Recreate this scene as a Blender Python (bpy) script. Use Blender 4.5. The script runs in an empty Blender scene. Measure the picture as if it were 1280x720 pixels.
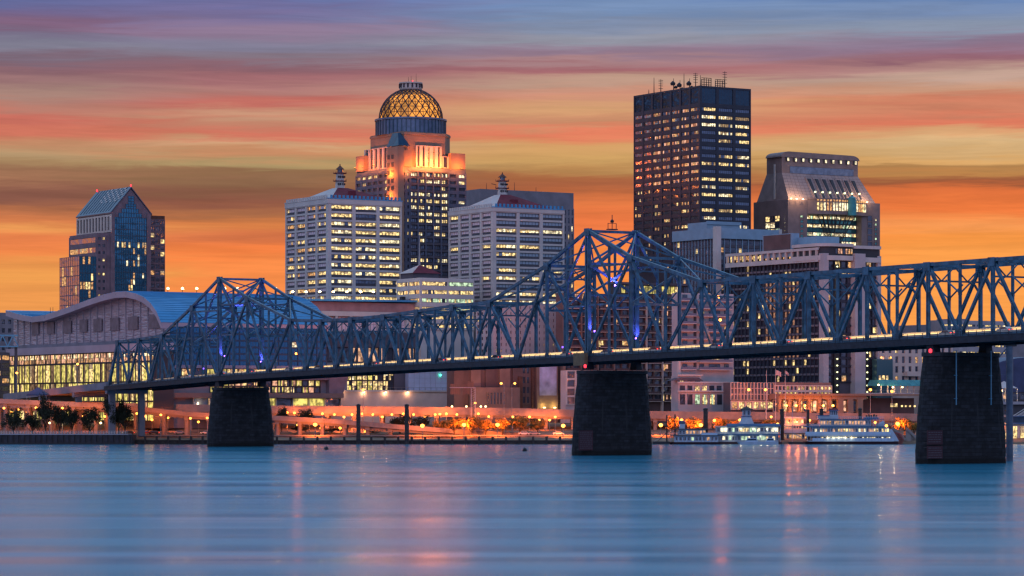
import bpy, math, random
from math import radians as R, sin, cos, pi, sqrt, atan2
from mathutils import Vector
random.seed(11)
S = bpy.context.scene
COL = S.collection
# ---------------------------------------------------------------- camera
F = 3722.0; HZ = 511.5; CH = 14.0
cd = bpy.data.cameras.new('camera'); cam = bpy.data.objects.new('camera', cd); COL.objects.link(cam)
cam.location = (0, 0, CH); cam.rotation_euler = (R(90), 0, 0)
cd.sensor_width = 36; cd.lens = F / 1280 * 36; cd.shift_y = (HZ - 360) / 1280
cd.clip_start = 1; cd.clip_end = 40000
S.camera = cam
S.view_settings.view_transform = 'Standard'; S.view_settings.look = 'None'
S.view_settings.exposure = 0; S.view_settings.gamma = 1
try: S.view_settings.use_curve_mapping = False
except Exception: pass
S.cycles.use_denoising = True
S.cycles.max_bounces = 5; S.cycles.diffuse_bounces = 2; S.cycles.glossy_bounces = 3
S.cycles.sample_clamp_indirect = 6; S.cycles.sample_clamp_direct = 0
S.cycles.caustics_reflective = False; S.cycles.caustics_refractive = False
S.cycles.pixel_filter_type = 'BLACKMAN_HARRIS'; S.cycles.filter_width = 1.4

# ---------------------------------------------------------------- sky
def lin(c):
    o = []
    for v in c:
        v /= 255.
        o.append(v / 12.92 if v <= .04045 else ((v + .055) / 1.055) ** 2.4)
    return tuple(o) + (1,)
def pxt(y): return max(0, (HZ - y) / 3722. / .16)
W = bpy.data.worlds.new('World'); S.world = W; W.use_nodes = True
nt = W.node_tree; N = nt.nodes; L = nt.links; N.clear()
def nd(t, **k):
    n = N.new(t)
    for a, v in k.items(): setattr(n, a, v)
    return n
def mth(op, a, b=None, c=None, clamp=False):
    n = nd('ShaderNodeMath', operation=op); n.use_clamp = clamp
    for i, v in enumerate((a, b, c)):
        if v is None: continue
        if isinstance(v, (int, float)): n.inputs[i].default_value = v
        else: L.new(v, n.inputs[i])
    return n.outputs[0]
tc = nd('ShaderNodeTexCoord'); sp = nd('ShaderNodeSeparateXYZ'); L.new(tc.outputs['Generated'], sp.inputs[0])
dx, dy, dz = sp.outputs
def skynoise(sx, sz, detail, rough, dist=0, off=0., shear=0.):
    c = nd('ShaderNodeCombineXYZ')
    L.new(mth('MULTIPLY', dx, sx), c.inputs[0]); L.new(mth('MULTIPLY', dy, sx), c.inputs[1])
    zz = mth('ADD', dz, mth('MULTIPLY', dx, shear))
    L.new(mth('ADD', mth('MULTIPLY', zz, sz), off), c.inputs[2])
    n = nd('ShaderNodeTexNoise'); n.inputs['Scale'].default_value = 1; n.inputs['Detail'].default_value = detail
    n.inputs['Roughness'].default_value = rough; n.inputs['Distortion'].default_value = dist
    L.new(c.outputs[0], n.inputs['Vector']); return n.outputs['Fac']
t = mth('DIVIDE', dz, .16)
n1 = skynoise(4, 30, 2, .5, .2, 3.1)
n2 = skynoise(16, 250, 5, .62, .5, 7.7, -.015)
n3 = skynoise(26, 420, 3, .6, 0, 1.7, .02)
w = mth('ADD', mth('MULTIPLY', mth('SUBTRACT', n1, .5), .06), mth('MULTIPLY', mth('SUBTRACT', n2, .5), .06))
w = mth('ADD', w, mth('MULTIPLY', mth('SUBTRACT', n3, .5), .012))
w = mth('MULTIPLY', w, mth('MULTIPLY', t, 2.2, clamp=True))
tw = mth('ADD', t, w, clamp=False)
def ramp(stops):
    r = nd('ShaderNodeValToRGB'); r.color_ramp.interpolation = 'EASE'
    st = sorted((pxt(y), lin(c)) for y, c in stops)
    el = r.color_ramp.elements
    el[0].position, el[0].color = st[0][0], st[0][1]; el[1].position, el[1].color = st[-1][0], st[-1][1]
    for p, c in st[1:-1]:
        e = el.new(p); e.color = c
    L.new(tw, r.inputs[0]); return r.outputs[0]
r1_ = ramp([(-60, (110, 140, 190)), (0, (100, 100, 150)), (15, (92, 98, 150)), (30, (106, 86, 130)), (45, (126, 82, 112)), (55, (118, 110, 138)), (68, (124, 128, 148)), (80, (106, 90, 110)), (90, (118, 82, 98)), (105, (150, 110, 114)),
            (122, (160, 134, 124)), (135, (166, 116, 106)), (150, (198, 96, 88)), (165, (206, 102, 86)), (180, (200, 140, 106)), (195, (176, 150, 114)), (205, (150, 124, 90)), (215, (136, 96, 76)), (225, (158, 112, 88)), (245, (116, 74, 72)),
            (260, (156, 96, 70)), (275, (206, 120, 76)), (285, (235, 162, 90)), (300, (235, 126, 76)), (315, (236, 128, 72)), (330, (226, 150, 80)), (345, (235, 164, 84)), (365, (232, 155, 82)), (511, (244, 160, 86))])
r2_ = ramp([(-60, (110, 142, 194)), (0, (106, 110, 165)), (20, (120, 106, 150)), (45, (148, 120, 148)), (60, (125, 125, 150)), (75, (116, 106, 120)), (86, (122, 76, 92)), (100, (160, 96, 105)), (115, (175, 120, 115)), (130, (190, 92, 86)),
            (145, (195, 154, 125)), (155, (195, 135, 110)), (170, (225, 110, 95)), (180, (214, 168, 130)), (190, (205, 136, 100)), (205, (166, 150, 105)), (213, (124, 92, 68)), (228, (130, 100, 76)), (240, (116, 80, 66)), (250, (122, 72, 66)),
            (265, (150, 98, 70)), (280, (205, 120, 66)), (295, (194, 98, 66)), (310, (244, 120, 62)), (330, (250, 138, 74)), (511, (252, 156, 80))])
r3_ = ramp([(-60, (104, 146, 200)), (0, (106, 140, 190)), (20, (120, 154, 194)), (40, (130, 150, 176)), (55, (150, 158, 170)), (68, (150, 120, 140)), (80, (180, 134, 135)), (92, (166, 92, 102)), (105, (195, 160, 135)), (120, (214, 150, 120)),
            (138, (214, 168, 115)), (152, (202, 146, 106)), (165, (236, 120, 88)), (180, (214, 164, 100)), (195, (210, 164, 96)), (210, (180, 130, 72)), (220, (166, 88, 50)), (235, (172, 92, 58)), (255, (236, 120, 62)), (280, (240, 114, 62)), (330, (254, 142, 64)), (511, (252, 164, 76))])
r4_ = ramp([(-60, (96, 142, 200)), (0, (86, 130, 186)), (20, (116, 146, 184)), (45, (134, 154, 175)), (58, (140, 116, 140)), (70, (150, 112, 135)), (82, (142, 82, 100)), (92, (180, 134, 130)), (105, (204, 174, 154)), (120, (210, 160, 125)),
            (130, (214, 126, 92)), (145, (205, 126, 96)), (160, (238, 120, 90)), (170, (230, 178, 124)), (180, (232, 198, 144)), (195, (222, 180, 122)), (202, (232, 178, 108)), (210, (164, 118, 64)), (222, (198, 138, 72)), (232, (152, 78, 48)),
            (240, (238, 112, 50)), (260, (254, 122, 54)), (285, (254, 162, 88)), (300, (248, 154, 64)), (320, (254, 164, 76)), (511, (252, 168, 80))])
def mix(f, a, b, typ='MIX'):
    m = nd('ShaderNodeMix', data_type='RGBA', blend_type=typ)
    for s, v in ((m.inputs[0], f), (m.inputs[6], a), (m.inputs[7], b)):
        if isinstance(v, (int, float)): s.default_value = v
        elif isinstance(v, tuple): s.default_value = v
        else: L.new(v, s)
    return m.outputs[2]
def mrange(v, a, b, c=0., d=1., smooth=True):
    m = nd('ShaderNodeMapRange', interpolation_type='SMOOTHSTEP' if smooth else 'LINEAR')
    L.new(v, m.inputs[0])
    for i, x in enumerate((a, b, c, d)): m.inputs[i + 1].default_value = x
    return m.outputs[0]
sx_ = mth('ADD', dx, mth('MULTIPLY', mth('SUBTRACT', n2, .5), .10))
front = mix(mrange(sx_, -.155, -.09), r1_, r2_)
front = mix(mrange(sx_, -.08, .02), front, r3_)
front = mix(mrange(sx_, .03, .15), front, r4_)
soft = ramp([(-60, (104, 132, 184)), (0, (104, 114, 160)), (60, (134, 124, 146)), (100, (164, 124, 124)), (150, (204, 132, 108)), (195, (186, 144, 102)), (240, (160, 104, 74)), (285, (228, 134, 78)), (330, (242, 146, 76)), (511, (248, 162, 80))])
front = mix(.34, front, soft)
streak = skynoise(14, 260, 6, .66, .5, 5.5, .01)
front = mix(1., front, mix(mrange(streak, .3, .7), (.90, .90, .90, 1), (1.10, 1.09, 1.08, 1)), 'MULTIPLY')
# higher sky in front, cool blue with lavender veils
n4 = skynoise(3, 9, 4, .55, .4, 2.2)
high = mix(mrange(n4, .35, .68), (.19, .52, .84, 1), (.60, .66, .90, 1))
front = mix(mrange(dz, .135, .2), front, high)
# eastern half: bright lavender twilight above a slate horizon
back = mix(mrange(dz, .0, .30), (.31, .31, .48, 1), (.31, .40, .66, 1))
back = mix(mrange(dz, .45, .95), back, (.13, .22, .48, 1))
col = mix(mrange(dy, -.25, .62), back, front)
col = mix(mrange(dz, -.05, .0), (.03, .035, .05, 1), col)
sky = nd('ShaderNodeTexSky', sky_type='NISHITA'); sky.sun_disc = False
sky.sun_elevation = R(-3); sky.sun_rotation = R(0); sky.dust_density = 2
bg1 = nd('ShaderNodeBackground'); L.new(col, bg1.inputs[0]); bg1.inputs[1].default_value = 1.0
bg2 = nd('ShaderNodeBackground'); L.new(sky.outputs[0], bg2.inputs[0]); bg2.inputs[1].default_value = .02
ad = nd('ShaderNodeAddShader'); L.new(bg1.outputs[0], ad.inputs[0]); L.new(bg2.outputs[0], ad.inputs[1])
wo = nd('ShaderNodeOutputWorld'); L.new(ad.outputs[0], wo.inputs[0])
# the sun has set: only a very broad, weak eastern twilight glow is left
sd = bpy.data.lights.new('sun', 'SUN'); sd.energy = .40; sd.angle = R(60); sd.color = (.80, .74, 1)
so = bpy.data.objects.new('sun', sd); COL.objects.link(so); so.rotation_euler = (R(62), 0, R(-12))

# ---------------------------------------------------------------- materials
MT = {}
def mat(name, base, rough=.7, metal=0., emit=None, es=0., nscale=None, namt=.25, bump=0., bscale=2., ior=1.5, etex=None, objc=False, stretch=None):
    if name in MT: return MT[name]
    m = bpy.data.materials.new(name); m.use_nodes = True; MT[name] = m
    t_ = m.node_tree; n_ = t_.nodes; l_ = t_.links; p = n_['Principled BSDF']
    p.inputs['Base Color'].default_value = tuple(base) + (1,); p.inputs['Roughness'].default_value = rough
    p.inputs['Metallic'].default_value = metal; p.inputs['IOR'].default_value = ior
    g = n_.new('ShaderNodeNewGeometry') if not objc else n_.new('ShaderNodeTexCoord')
    src = g.outputs['Position'] if not objc else g.outputs['Object']
    if stretch:
        mp = n_.new('ShaderNodeMapping'); mp.inputs['Scale'].default_value = stretch; l_.new(src, mp.inputs[0]); src = mp.outputs[0]
    if nscale:
        nz = n_.new('ShaderNodeTexNoise'); nz.inputs['Scale'].default_value = nscale; nz.inputs['Detail'].default_value = 4
        l_.new(src, nz.inputs['Vector'])
        mr = n_.new('ShaderNodeMapRange'); mr.inputs[1].default_value = .3; mr.inputs[2].default_value = .7
        mr.inputs[3].default_value = 1 - namt; mr.inputs[4].default_value = 1 + namt; l_.new(nz.outputs['Fac'], mr.inputs[0])
        vm = n_.new('ShaderNodeVectorMath'); vm.operation = 'SCALE'; vm.inputs[0].default_value = tuple(base)
        l_.new(mr.outputs[0], vm.inputs['Scale']); l_.new(vm.outputs[0], p.inputs['Base Color'])
    if bump:
        nb = n_.new('ShaderNodeTexNoise'); nb.inputs['Scale'].default_value = bscale; l_.new(src, nb.inputs['Vector'])
        b = n_.new('ShaderNodeBump'); b.inputs['Strength'].default_value = min(1, bump); b.inputs['Distance'].default_value = max(1, bump)
        l_.new(nb.outputs['Fac'], b.inputs['Height']); l_.new(b.outputs[0], p.inputs['Normal'])
    if emit:
        p.inputs['Emission Color'].default_value = tuple(emit) + (1,); p.inputs['Emission Strength'].default_value = es
        if etex:
            ne = n_.new('ShaderNodeTexNoise'); ne.inputs['Scale'].default_value = etex; ne.inputs['Detail'].default_value = 2
            l_.new(src, ne.inputs['Vector'])
            me = n_.new('ShaderNodeMapRange'); me.inputs[1].default_value = .38; me.inputs[2].default_value = .62
            me.inputs[3].default_value = es * .25; me.inputs[4].default_value = es * 1.45; l_.new(ne.outputs['Fac'], me.inputs[0])
            l_.new(me.outputs[0], p.inputs['Emission Strength'])
        m.cycles.emission_sampling = 'NONE'
    return m
# lit and unlit glass
mat('wl1', (.1, .08, .05), .3, emit=(1, .70, .28), es=1.2, etex=.9)
mat('wl2', (.1, .07, .05), .3, emit=(1, .50, .18), es=.75, etex=1.1)
mat('wl3', (.1, .09, .07), .3, emit=(1, .84, .50), es=1.3, etex=.8)
mat('wlg', (.06, .1, .05), .3, emit=(.95, .76, .18), es=.85, etex=.5)
mat('wld', (.06, .05, .05), .3, emit=(1, .6, .3), es=.16, etex=.6)
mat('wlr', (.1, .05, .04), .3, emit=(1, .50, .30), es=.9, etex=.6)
mat('wlc', (.05, .1, .09), .3, emit=(.75, 1, .62), es=.8, etex=.7)
mat('wd', (.11, .13, .18), .14, .6, bump=.5, bscale=.25)
mat('wdb', (.03, .07, .12), .12, .6, bump=.4, bscale=.2)
mat('wblue', (.05, .22, .38), .15, .75, bump=.6, bscale=.12)
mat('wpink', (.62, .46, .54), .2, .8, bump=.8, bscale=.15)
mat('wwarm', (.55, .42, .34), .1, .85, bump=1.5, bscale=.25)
mat('wl4', (.1, .07, .05), .3, emit=(1, .62, .26), es=.34, etex=1.3)
mat('wblind', (.3, .25, .18), .6, emit=(1, .66, .32), es=.42, etex=2.)
mat('woff', (.15, .20, .30), .2, .6, bump=.4, bscale=.3)
mat('mull', (.035, .035, .045), .5)
mat('mullt', (.04, .09, .14), .4)
# masonry, metal
mat('white', (.46, .43, .45), .7, nscale=.15, namt=.12)
mat('whitec', (.56, .53, .51), .6, nscale=.2, namt=.1)
mat('cream', (.62, .52, .46), .7, nscale=.2, namt=.12)
mat('lilac', (.42, .34, .40), .6, nscale=.1, namt=.12)
mat('stonep', (.20, .14, .17), .7, nscale=.3, namt=.2)
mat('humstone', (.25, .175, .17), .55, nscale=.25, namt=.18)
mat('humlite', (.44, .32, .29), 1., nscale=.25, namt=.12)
mat('pnc', (.026, .032, .055), .5, nscale=.2, namt=.2)
mat('darkstone', (.09, .085, .11), .7, nscale=.2, namt=.2)
mat('aegon', (.10, .12, .18), .65, nscale=.2, namt=.15)
mat('brown', (.13, .08, .08), .8, nscale=.15, namt=.25)
mat('brownl', (.24, .15, .13), .8, nscale=.2, namt=.2)
mat('grey', (.22, .21, .25), .8, nscale=.2, namt=.15)
mat('greyd', (.08, .08, .10), .8, nscale=.2, namt=.2)
mat('greyl', (.38, .36, .40), .75, nscale=.2, namt=.15)
mat('concrete', (.26, .23, .21), .8, nscale=.25, namt=.22, bump=.1, bscale=1)
mat('asphalt', (.05, .05, .052), .85, nscale=.5)
mat('earth', (.20, .15, .10), .9, nscale=.12, namt=.45, bump=.4, bscale=.6)
mat('grassy', (.06, .08, .03), .95, nscale=.3, namt=.5)
mat('redroof', (.17, .022, .04), .85, 0, nscale=.3)
mat('blueroof', (.07, .32, .58), .35, .35, nscale=.1, namt=.15)
mat('teal', (.05, .28, .30), .5, nscale=.5)
mat('metal', (.30, .31, .33), .4, .8)
mat('dark', (.02, .02, .025), .6)
mat('rust', (.12, .05, .035), .7, nscale=1)
mat('wood', (.06, .045, .04), .9, nscale=1.5, namt=.4)
mat('boatwhite', (.40, .49, .58), .45, nscale=.6, namt=.08)
mat('boatblue', (.05, .14, .28), .75)
mat('boatred', (.35, .04, .04), .5)
mat('yellow', (.16, .11, .06), .6, nscale=1)
mat('steel', (.045, .132, .215), .45, .3, nscale=.45, namt=.5)
mat('steeld', (.016, .024, .04), .6, .2, nscale=.8, namt=.4)
mat('parapet', (.66, .60, .50), .8, nscale=.6, namt=.15)
mat('pipe', (.10, .30, .45), .4, .4)
mat('led', (.1, .05, .3), .4, emit=(.22, .10, 1), es=3)
mat('ledbar', (.12, .10, .35), .4)
mat('bulbo', (1, .6, .3), .4, emit=(1, .33, .04), es=6)
mat('bulbw', (1, .8, .6), .4, emit=(1, .66, .28), es=6)
mat('bulbc', (1, .9, .7), .4, emit=(.95, .95, .45), es=2.6)
mat('bulbr', (1, .1, .1), .4, emit=(1, .03, .05), es=2.5)
mat('bulbg', (.1, 1, .5), .4, emit=(.05, 1, .45), es=8)
mat('amber', (.6, .3, .05), .5, emit=(1, .36, .05), es=.80, etex=.12)
mat('domesteel', (.05, .035, .05), .5, .3)
mat('drum', (.13, .18, .28), .4, .4, nscale=.3)
mat('signback', (.18, .13, .10), .6, .3)
mat('signred', (.05, .012, .02), .6)
mat('signink', (.09, .08, .10), .6)
mat('truckw', (.75, .74, .76), .4)
mat('banner', (.45, .42, .60), .8, nscale=.12, namt=.7)
mat('flag', (.65, .5, .48), .8)

# ---------------------------------------------------------------- mesh builder
class MB:
    def __init__(s): s.v = []; s.f = []; s.m = []; s.mats = []
    def mi(s, m):
        m = MT[m]
        if m not in s.mats: s.mats.append(m)
        return s.mats.index(m)
    def add(s, vs, fs, m):
        o = len(s.v); s.v += [tuple(x) for x in vs]; k = s.mi(m)
        for f in fs: s.f.append(tuple(i + o for i in f)); s.m.append(k)
        return s
    def box(s, x0, x1, y0, y1, z0, z1, m):
        if x0 > x1: x0, x1 = x1, x0
        if y0 > y1: y0, y1 = y1, y0
        if z0 > z1: z0, z1 = z1, z0
        v = [(x, y, z) for z in (z0, z1) for y in (y0, y1) for x in (x0, x1)]
        return s.add(v, [(0, 2, 3, 1), (4, 5, 7, 6), (0, 1, 5, 4), (2, 6, 7, 3), (0, 4, 6, 2), (1, 3, 7, 5)], m)
    def beam(s, p, q, w, h, m, up=(0, 0, 1)):
        p = Vector(p); q = Vector(q); d = (q - p).normalized(); up = Vector(up)
        a = d.cross(up)
        if a.length < 1e-3: a = d.cross(Vector((0, 1, 0)))
        a.normalize(); b = a.cross(d).normalized()
        v = [e + a * (i * w / 2) + b * (j * h / 2) for e in (p, q) for i, j in ((-1, -1), (1, -1), (1, 1), (-1, 1))]
        return s.add(v, [(0, 1, 2, 3), (4, 7, 6, 5), (0, 4, 5, 1), (1, 5, 6, 2), (2, 6, 7, 3), (3, 7, 4, 0)], m)
    def lathe(s, cx, cy, prof, n, m, sx=1., sy=1.):
        vs = []; fs = []
        for r, z in prof:
            for i in range(n):
                a = 2 * pi * i / n; vs.append((cx + r * cos(a) * sx, cy + r * sin(a) * sy, z))
        for j in range(len(prof) - 1):
            for i in range(n):
                k = (i + 1) % n; fs.append((j * n + i, j * n + k, (j + 1) * n + k, (j + 1) * n + i))
        fs.append(tuple(range(n - 1, -1, -1))); fs.append(tuple((len(prof) - 1) * n + i for i in range(n)))
        return s.add(vs, fs, m)
    def prism(s, pts, ax, a0, a1, m, cap=None):
        """polygon pts in the two other axes, extruded along axis ax"""
        def mk(p, a):
            return {'x': (a, p[0], p[1]), 'y': (p[0], a, p[1]), 'z': (p[0], p[1], a)}[ax]
        n = len(pts)
        s.add([mk(p, a0) for p in pts] + [mk(p, a1) for p in pts],
              [(i, (i + 1) % n, n + (i + 1) % n, n + i) for i in range(n)] + [tuple(range(n - 1, -1, -1)), tuple(range(n, 2 * n))], m)
        return s
    def build(s, name, parent=None, **k):
        me = bpy.data.meshes.new(name); me.from_pydata(s.v, [], s.f)
        for m in s.mats: me.materials.append(m)
        me.polygons.foreach_set('material_index', s.m); me.update()
        o = bpy.data.objects.new(name, me); COL.objects.link(o)
        if parent: o.parent = parent
        for a, b in k.items(): o[a] = b
        return o
def thing(name, label, cat, loc=(0, 0, 0), rz=0., group=None):
    o = bpy.data.objects.new(name, None); COL.objects.link(o); o.location = loc; o.rotation_euler = (0, 0, rz)
    o['label'] = label; o['category'] = cat
    if group: o['group'] = group
    return o
def plight(loc, P, col, parent=None, rad=.35):
    if col[1] < .3 and col[0] == 1: P *= 2.5      # sodium lamps
    l = bpy.data.lights.new('lamp_light', 'POINT'); l.energy = P; l.color = col; l.shadow_soft_size = rad
    o = bpy.data.objects.new('lamp_light', l); COL.objects.link(o); o.location = loc
    if parent: o.parent = parent
    return o
def slight(loc, P, col, parent, aim, rad=.3, size=168):
    l = bpy.data.lights.new('lamp_light', 'SPOT'); l.energy = P * (2.5 if col[1] < .3 and col[0] == 1 else 1); l.color = col; l.shadow_soft_size = rad; l.spot_size = R(size); l.spot_blend = .7
    o = bpy.data.objects.new('lamp_light', l); COL.objects.link(o); o.location = loc; o.parent = parent
    o.rotation_euler = Vector(aim).to_track_quat('-Z', 'Y').to_euler(); return o
def dup(o, loc=None, rz=None, label=None, group=None, parent=None):
    c = o.copy(); COL.objects.link(c)
    if parent: c.parent = parent
    if loc is not None: c.location = loc
    if rz is not None: c.rotation_euler = (0, 0, rz)
    if label: c['label'] = label
    if group: c['group'] = group
    for ch in list(o.children): dup(ch, parent=c)
    return c
def X(px, Y): return (px - 640) * Y / F
def Z(py, Y): return CH + (HZ - py) * Y / F
ORANGE = (1, .17, .024); WARM = (1, .66, .32)
# ---------------------------------------------------------------- ground and water
def water():
    MB_ = MB()
    m = bpy.data.materials.new('river_water'); m.use_nodes = True; MT['river_water'] = m
    n_ = m.node_tree.nodes; l_ = m.node_tree.links; p = n_['Principled BSDF']
    p.inputs['Base Color'].default_value = (.018, .25, .39, 1); p.inputs['IOR'].default_value = 1.33; p.inputs['Roughness'].default_value = .24
    g = n_.new('ShaderNodeNewGeometry')
    hs = None
    for sx, sy, amp, det in ((.0022, .016, 2.2, 2), (.006, .07, .14, 2)):
        mp = n_.new('ShaderNodeMapping'); mp.inputs['Scale'].default_value = (sx, sy, 1); l_.new(g.outputs['Position'], mp.inputs[0])
        nz = n_.new('ShaderNodeTexNoise'); nz.inputs['Scale'].default_value = 1; nz.inputs['Detail'].default_value = det; nz.inputs['Roughness'].default_value = .6
        l_.new(mp.outputs[0], nz.inputs['Vector'])
        mu = n_.new('ShaderNodeMath'); mu.operation = 'MULTIPLY'; mu.inputs[1].default_value = amp; l_.new(nz.outputs['Fac'], mu.inputs[0])
        if hs is None: hs = mu.outputs[0]
        else:
            a = n_.new('ShaderNodeMath'); a.operation = 'ADD'; l_.new(hs, a.inputs[0]); l_.new(mu.outputs[0], a.inputs[1]); hs = a.outputs[0]
    b = n_.new('ShaderNodeBump'); b.inputs['Strength'].default_value = 1; b.inputs['Distance'].default_value = 1
    l_.new(hs, b.inputs['Height']); l_.new(b.outputs[0], p.inputs['Normal'])
    # slicks: glassier and rougher patches in long bands
    mp = n_.new('ShaderNodeMapping'); mp.inputs['Scale'].default_value = (.0012, .03, 1); l_.new(g.outputs['Position'], mp.inputs[0])
    nz = n_.new('ShaderNodeTexNoise'); nz.inputs['Scale'].default_value = 1; nz.inputs['Detail'].default_value = 4; l_.new(mp.outputs[0], nz.inputs['Vector'])
    mr = n_.new('ShaderNodeMapRange'); mr.inputs[1].default_value = .35; mr.inputs[2].default_value = .65; mr.inputs[3].default_value = .16; mr.inputs[4].default_value = .25
    l_.new(nz.outputs['Fac'], mr.inputs[0]); l_.new(mr.outputs[0], p.inputs['Roughness'])
    MB_.add([(-4000, -400, 0), (4000, -400, 0), (4000, 1300, 0), (-4000, 1300, 0)], [(0, 1, 2, 3)], 'river_water')
    MB_.build('river_water', kind='structure')
water()
def ground():
    b = MB()
    prof = [(1196, -3), (1199, .7), (1201, 1.4), (1216, 2.6), (1250, 5.2), (1275, 7.6), (1300, 8), (1500, 8), (20000, 8)]
    xs = [-9000, -2500] + [-600 + i * 25 for i in range(49)] + [2500, 9000]
    vs = []; fs = []
    rnd = random.Random(3)
    for y, z in prof:
        for x in xs:
            j = rnd.uniform(-.25, .25) if 1199 < y < 1290 else 0
            vs.append((x, y + (rnd.uniform(-.8, .8) if y < 1199.5 else 0), z + j))
    n = len(xs)
    for j in range(len(prof) - 1):
        for i in range(n - 1): fs.append((j * n + i, j * n + i + 1, (j + 1) * n + i + 1, (j + 1) * n + i))
    b.add(vs, fs, 'earth'); b.build('ground', kind='structure')
    r = MB(); r.box(-330, 330, 1216, 1224, 2.9, 3.35, 'asphalt'); r.box(-330, 330, 1215.6, 1216, 2.9, 3.5, 'concrete'); r.build('riverside_road', kind='structure')
ground()

# ---------------------------------------------------------------- the bridge
TH = R(32.0); G2 = Vector((cos(TH), sin(TH), 0)); G1 = Vector((-sin(TH), cos(TH), 0))
def itp(tab, s):
    if s <= tab[0][0]: return tab[0][1]
    for (a, u), (b, v) in zip(tab, tab[1:]):
        if s <= b: return u + (v - u) * (s - a) / (b - a)
    return tab[-1][1]
DECK = [(-260, 35.0), (-186, 34.3), (-160, 33.9), (0, 31.6), (125, 30.2), (250, 27.9), (350, 24.8), (470, 20.0)]
TOPN = [(-259, 52.0), (-234, 51.8), (-209, 51.6), (-184, 51.5), (-159, 51.3), (-134, 51.1), (-109, 50.9), (-84, 50.7), (-59, 50.5), (-23, 59.2), (0, 68.2), (23, 58.6), (57, 48.2), (80, 47.6),
        (103, 46.6), (125.5, 45.6), (148, 45.2), (170, 45.1), (193, 45.9), (227, 55.0), (250, 63.0), (273, 53.0), (300, 42.6), (321, 41.6), (341, 41.0)]
PX, PY = 30.5, 907.
def bridge():
    t = thing('truss_bridge', 'long blue steel cantilever truss road bridge crossing the river on three stone piers', 'bridge', (PX, PY, 0), TH)
    zd = lambda s: itp(DECK, s); zt = lambda s: itp(TOPN, s)
    zb = lambda s: zd(s) - 1.6        # bottom chord axis
    H = 8.8
    S0, S1 = -258, 350
    # deck slab, fascia, stringers
    for nm, x0, x1, dz0, dz1, m in (('road_deck', -8.0, 8.0, -1.5, -.95, 'asphalt'), ('fascia_girder', -10.9, -10.3, -3.4, -1.9, 'steeld'), ('fascia_girder', 10.3, 10.9, -3.4, -1.9, 'steeld'),
                                    ('stringer', -4.6, -4.0, -3.0, -1.52, 'steeld'), ('stringer', 4.0, 4.6, -3.0, -1.52, 'steeld'),
                                    ('bottom_chord', -H - .45, -H + .45, -2.1, -1.0, 'steel'), ('bottom_chord', H - .45, H + .45, -2.1, -1.0, 'steel'),
                                    ('parapet', 7.3, 7.75, -.94, 1.0, 'parapet'), ('kerb', -7.75, -7.3, -.94, -.5, 'parapet'),
                                    ('walkway', -10.9, -9.4, -1.85, -1.6, 'steeld'), ('walkway', 9.4, 10.9, -1.85, -1.6, 'steeld')):
        b = MB(); vs = []; ss = [s for s in range(S0, S1 + 1, 8)]
        for s in ss:
            z = zd(s); vs += [(x0, s, z + dz0), (x1, s, z + dz0), (x1, s, z + dz1), (x0, s, z + dz1)]
        fs = [(0, 1, 2, 3), tuple(4 * (len(ss) - 1) + i for i in (3, 2, 1, 0))]
        for k in range(len(ss) - 1):
            for i in range(4): fs.append((4 * k + i, 4 * k + 4 + i, 4 * k + 4 + (i + 1) % 4, 4 * k + (i + 1) % 4))
        b.add(vs, fs, m); b.build(nm, t)
    # railings
    for sx in (-10.8, 10.8):
        b = MB(); s = S0
        while s < S1 - 3:
            za, zc = zd(s) - 1.7, zd(s + 3) - 1.7
            b.box(sx - .06, sx + .06, s - .06, s + .06, za, za + 1.3, 'steeld')
            for h in (.45, .85, 1.3): b.beam((sx, s, za + h), (sx, s + 3, zc + h), .09, .09, 'steeld')
            s += 3
        b.build('railing', t)
    # floor beams
    tn = [a for a, _ in TOPN]
    bn = []
    for a, c in zip(tn, tn[1:]):
        if (a, c) in ((-23, 0), (0, 23), (227, 250), (250, 273)): continue
        bn.append((a + c) / 2)
    bn += [0, 250, 350]
    bn.sort()
    alln = sorted(set([s for s in tn if s not in (0, 250)] + bn))
    for s in alln:
        b = MB(); z = zd(s); b.box(-10.8, 10.8, s - .3, s + .3, z - 3.1, z - 2.12, 'steeld'); b.build('floor_beam', t)
    # laced member
    def laced(b, p, q, w, dpt, m='steel', fl=.34):
        p = Vector(p); q = Vector(q); d = (q - p); Ln = d.length; d.normalize()
        up = Vector((1, 0, 0)); a = d.cross(up).normalized()   # in-plane direction
        for sg in (-1, 1):
            b.beam(p + a * sg * (w / 2 - fl / 2), q + a * sg * (w / 2 - fl / 2), dpt, fl, m, up=a)
        n = max(2, int(Ln / (w * 1.1))); k = w / 2 - fl
        for i in range(n):
            u = p + d * (Ln * i / n); v = p + d * (Ln * (i + 1) / n); sg = 1 if i % 2 else -1
            for o in (-1, 1):
                b.beam(u + a * sg * k + up * o * (dpt / 2 - .05), v - a * sg * k + up * o * (dpt / 2 - .05), .08, .16, m, up=up)
    def plates(b, s, z, x, w, h):
        for o in (-1, 1): b.box(x + o * .56, x + o * .64, s - w / 2, s + w / 2, z - h / 2, z + h / 2, 'steel')
    T0 = set((0, 250))
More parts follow.
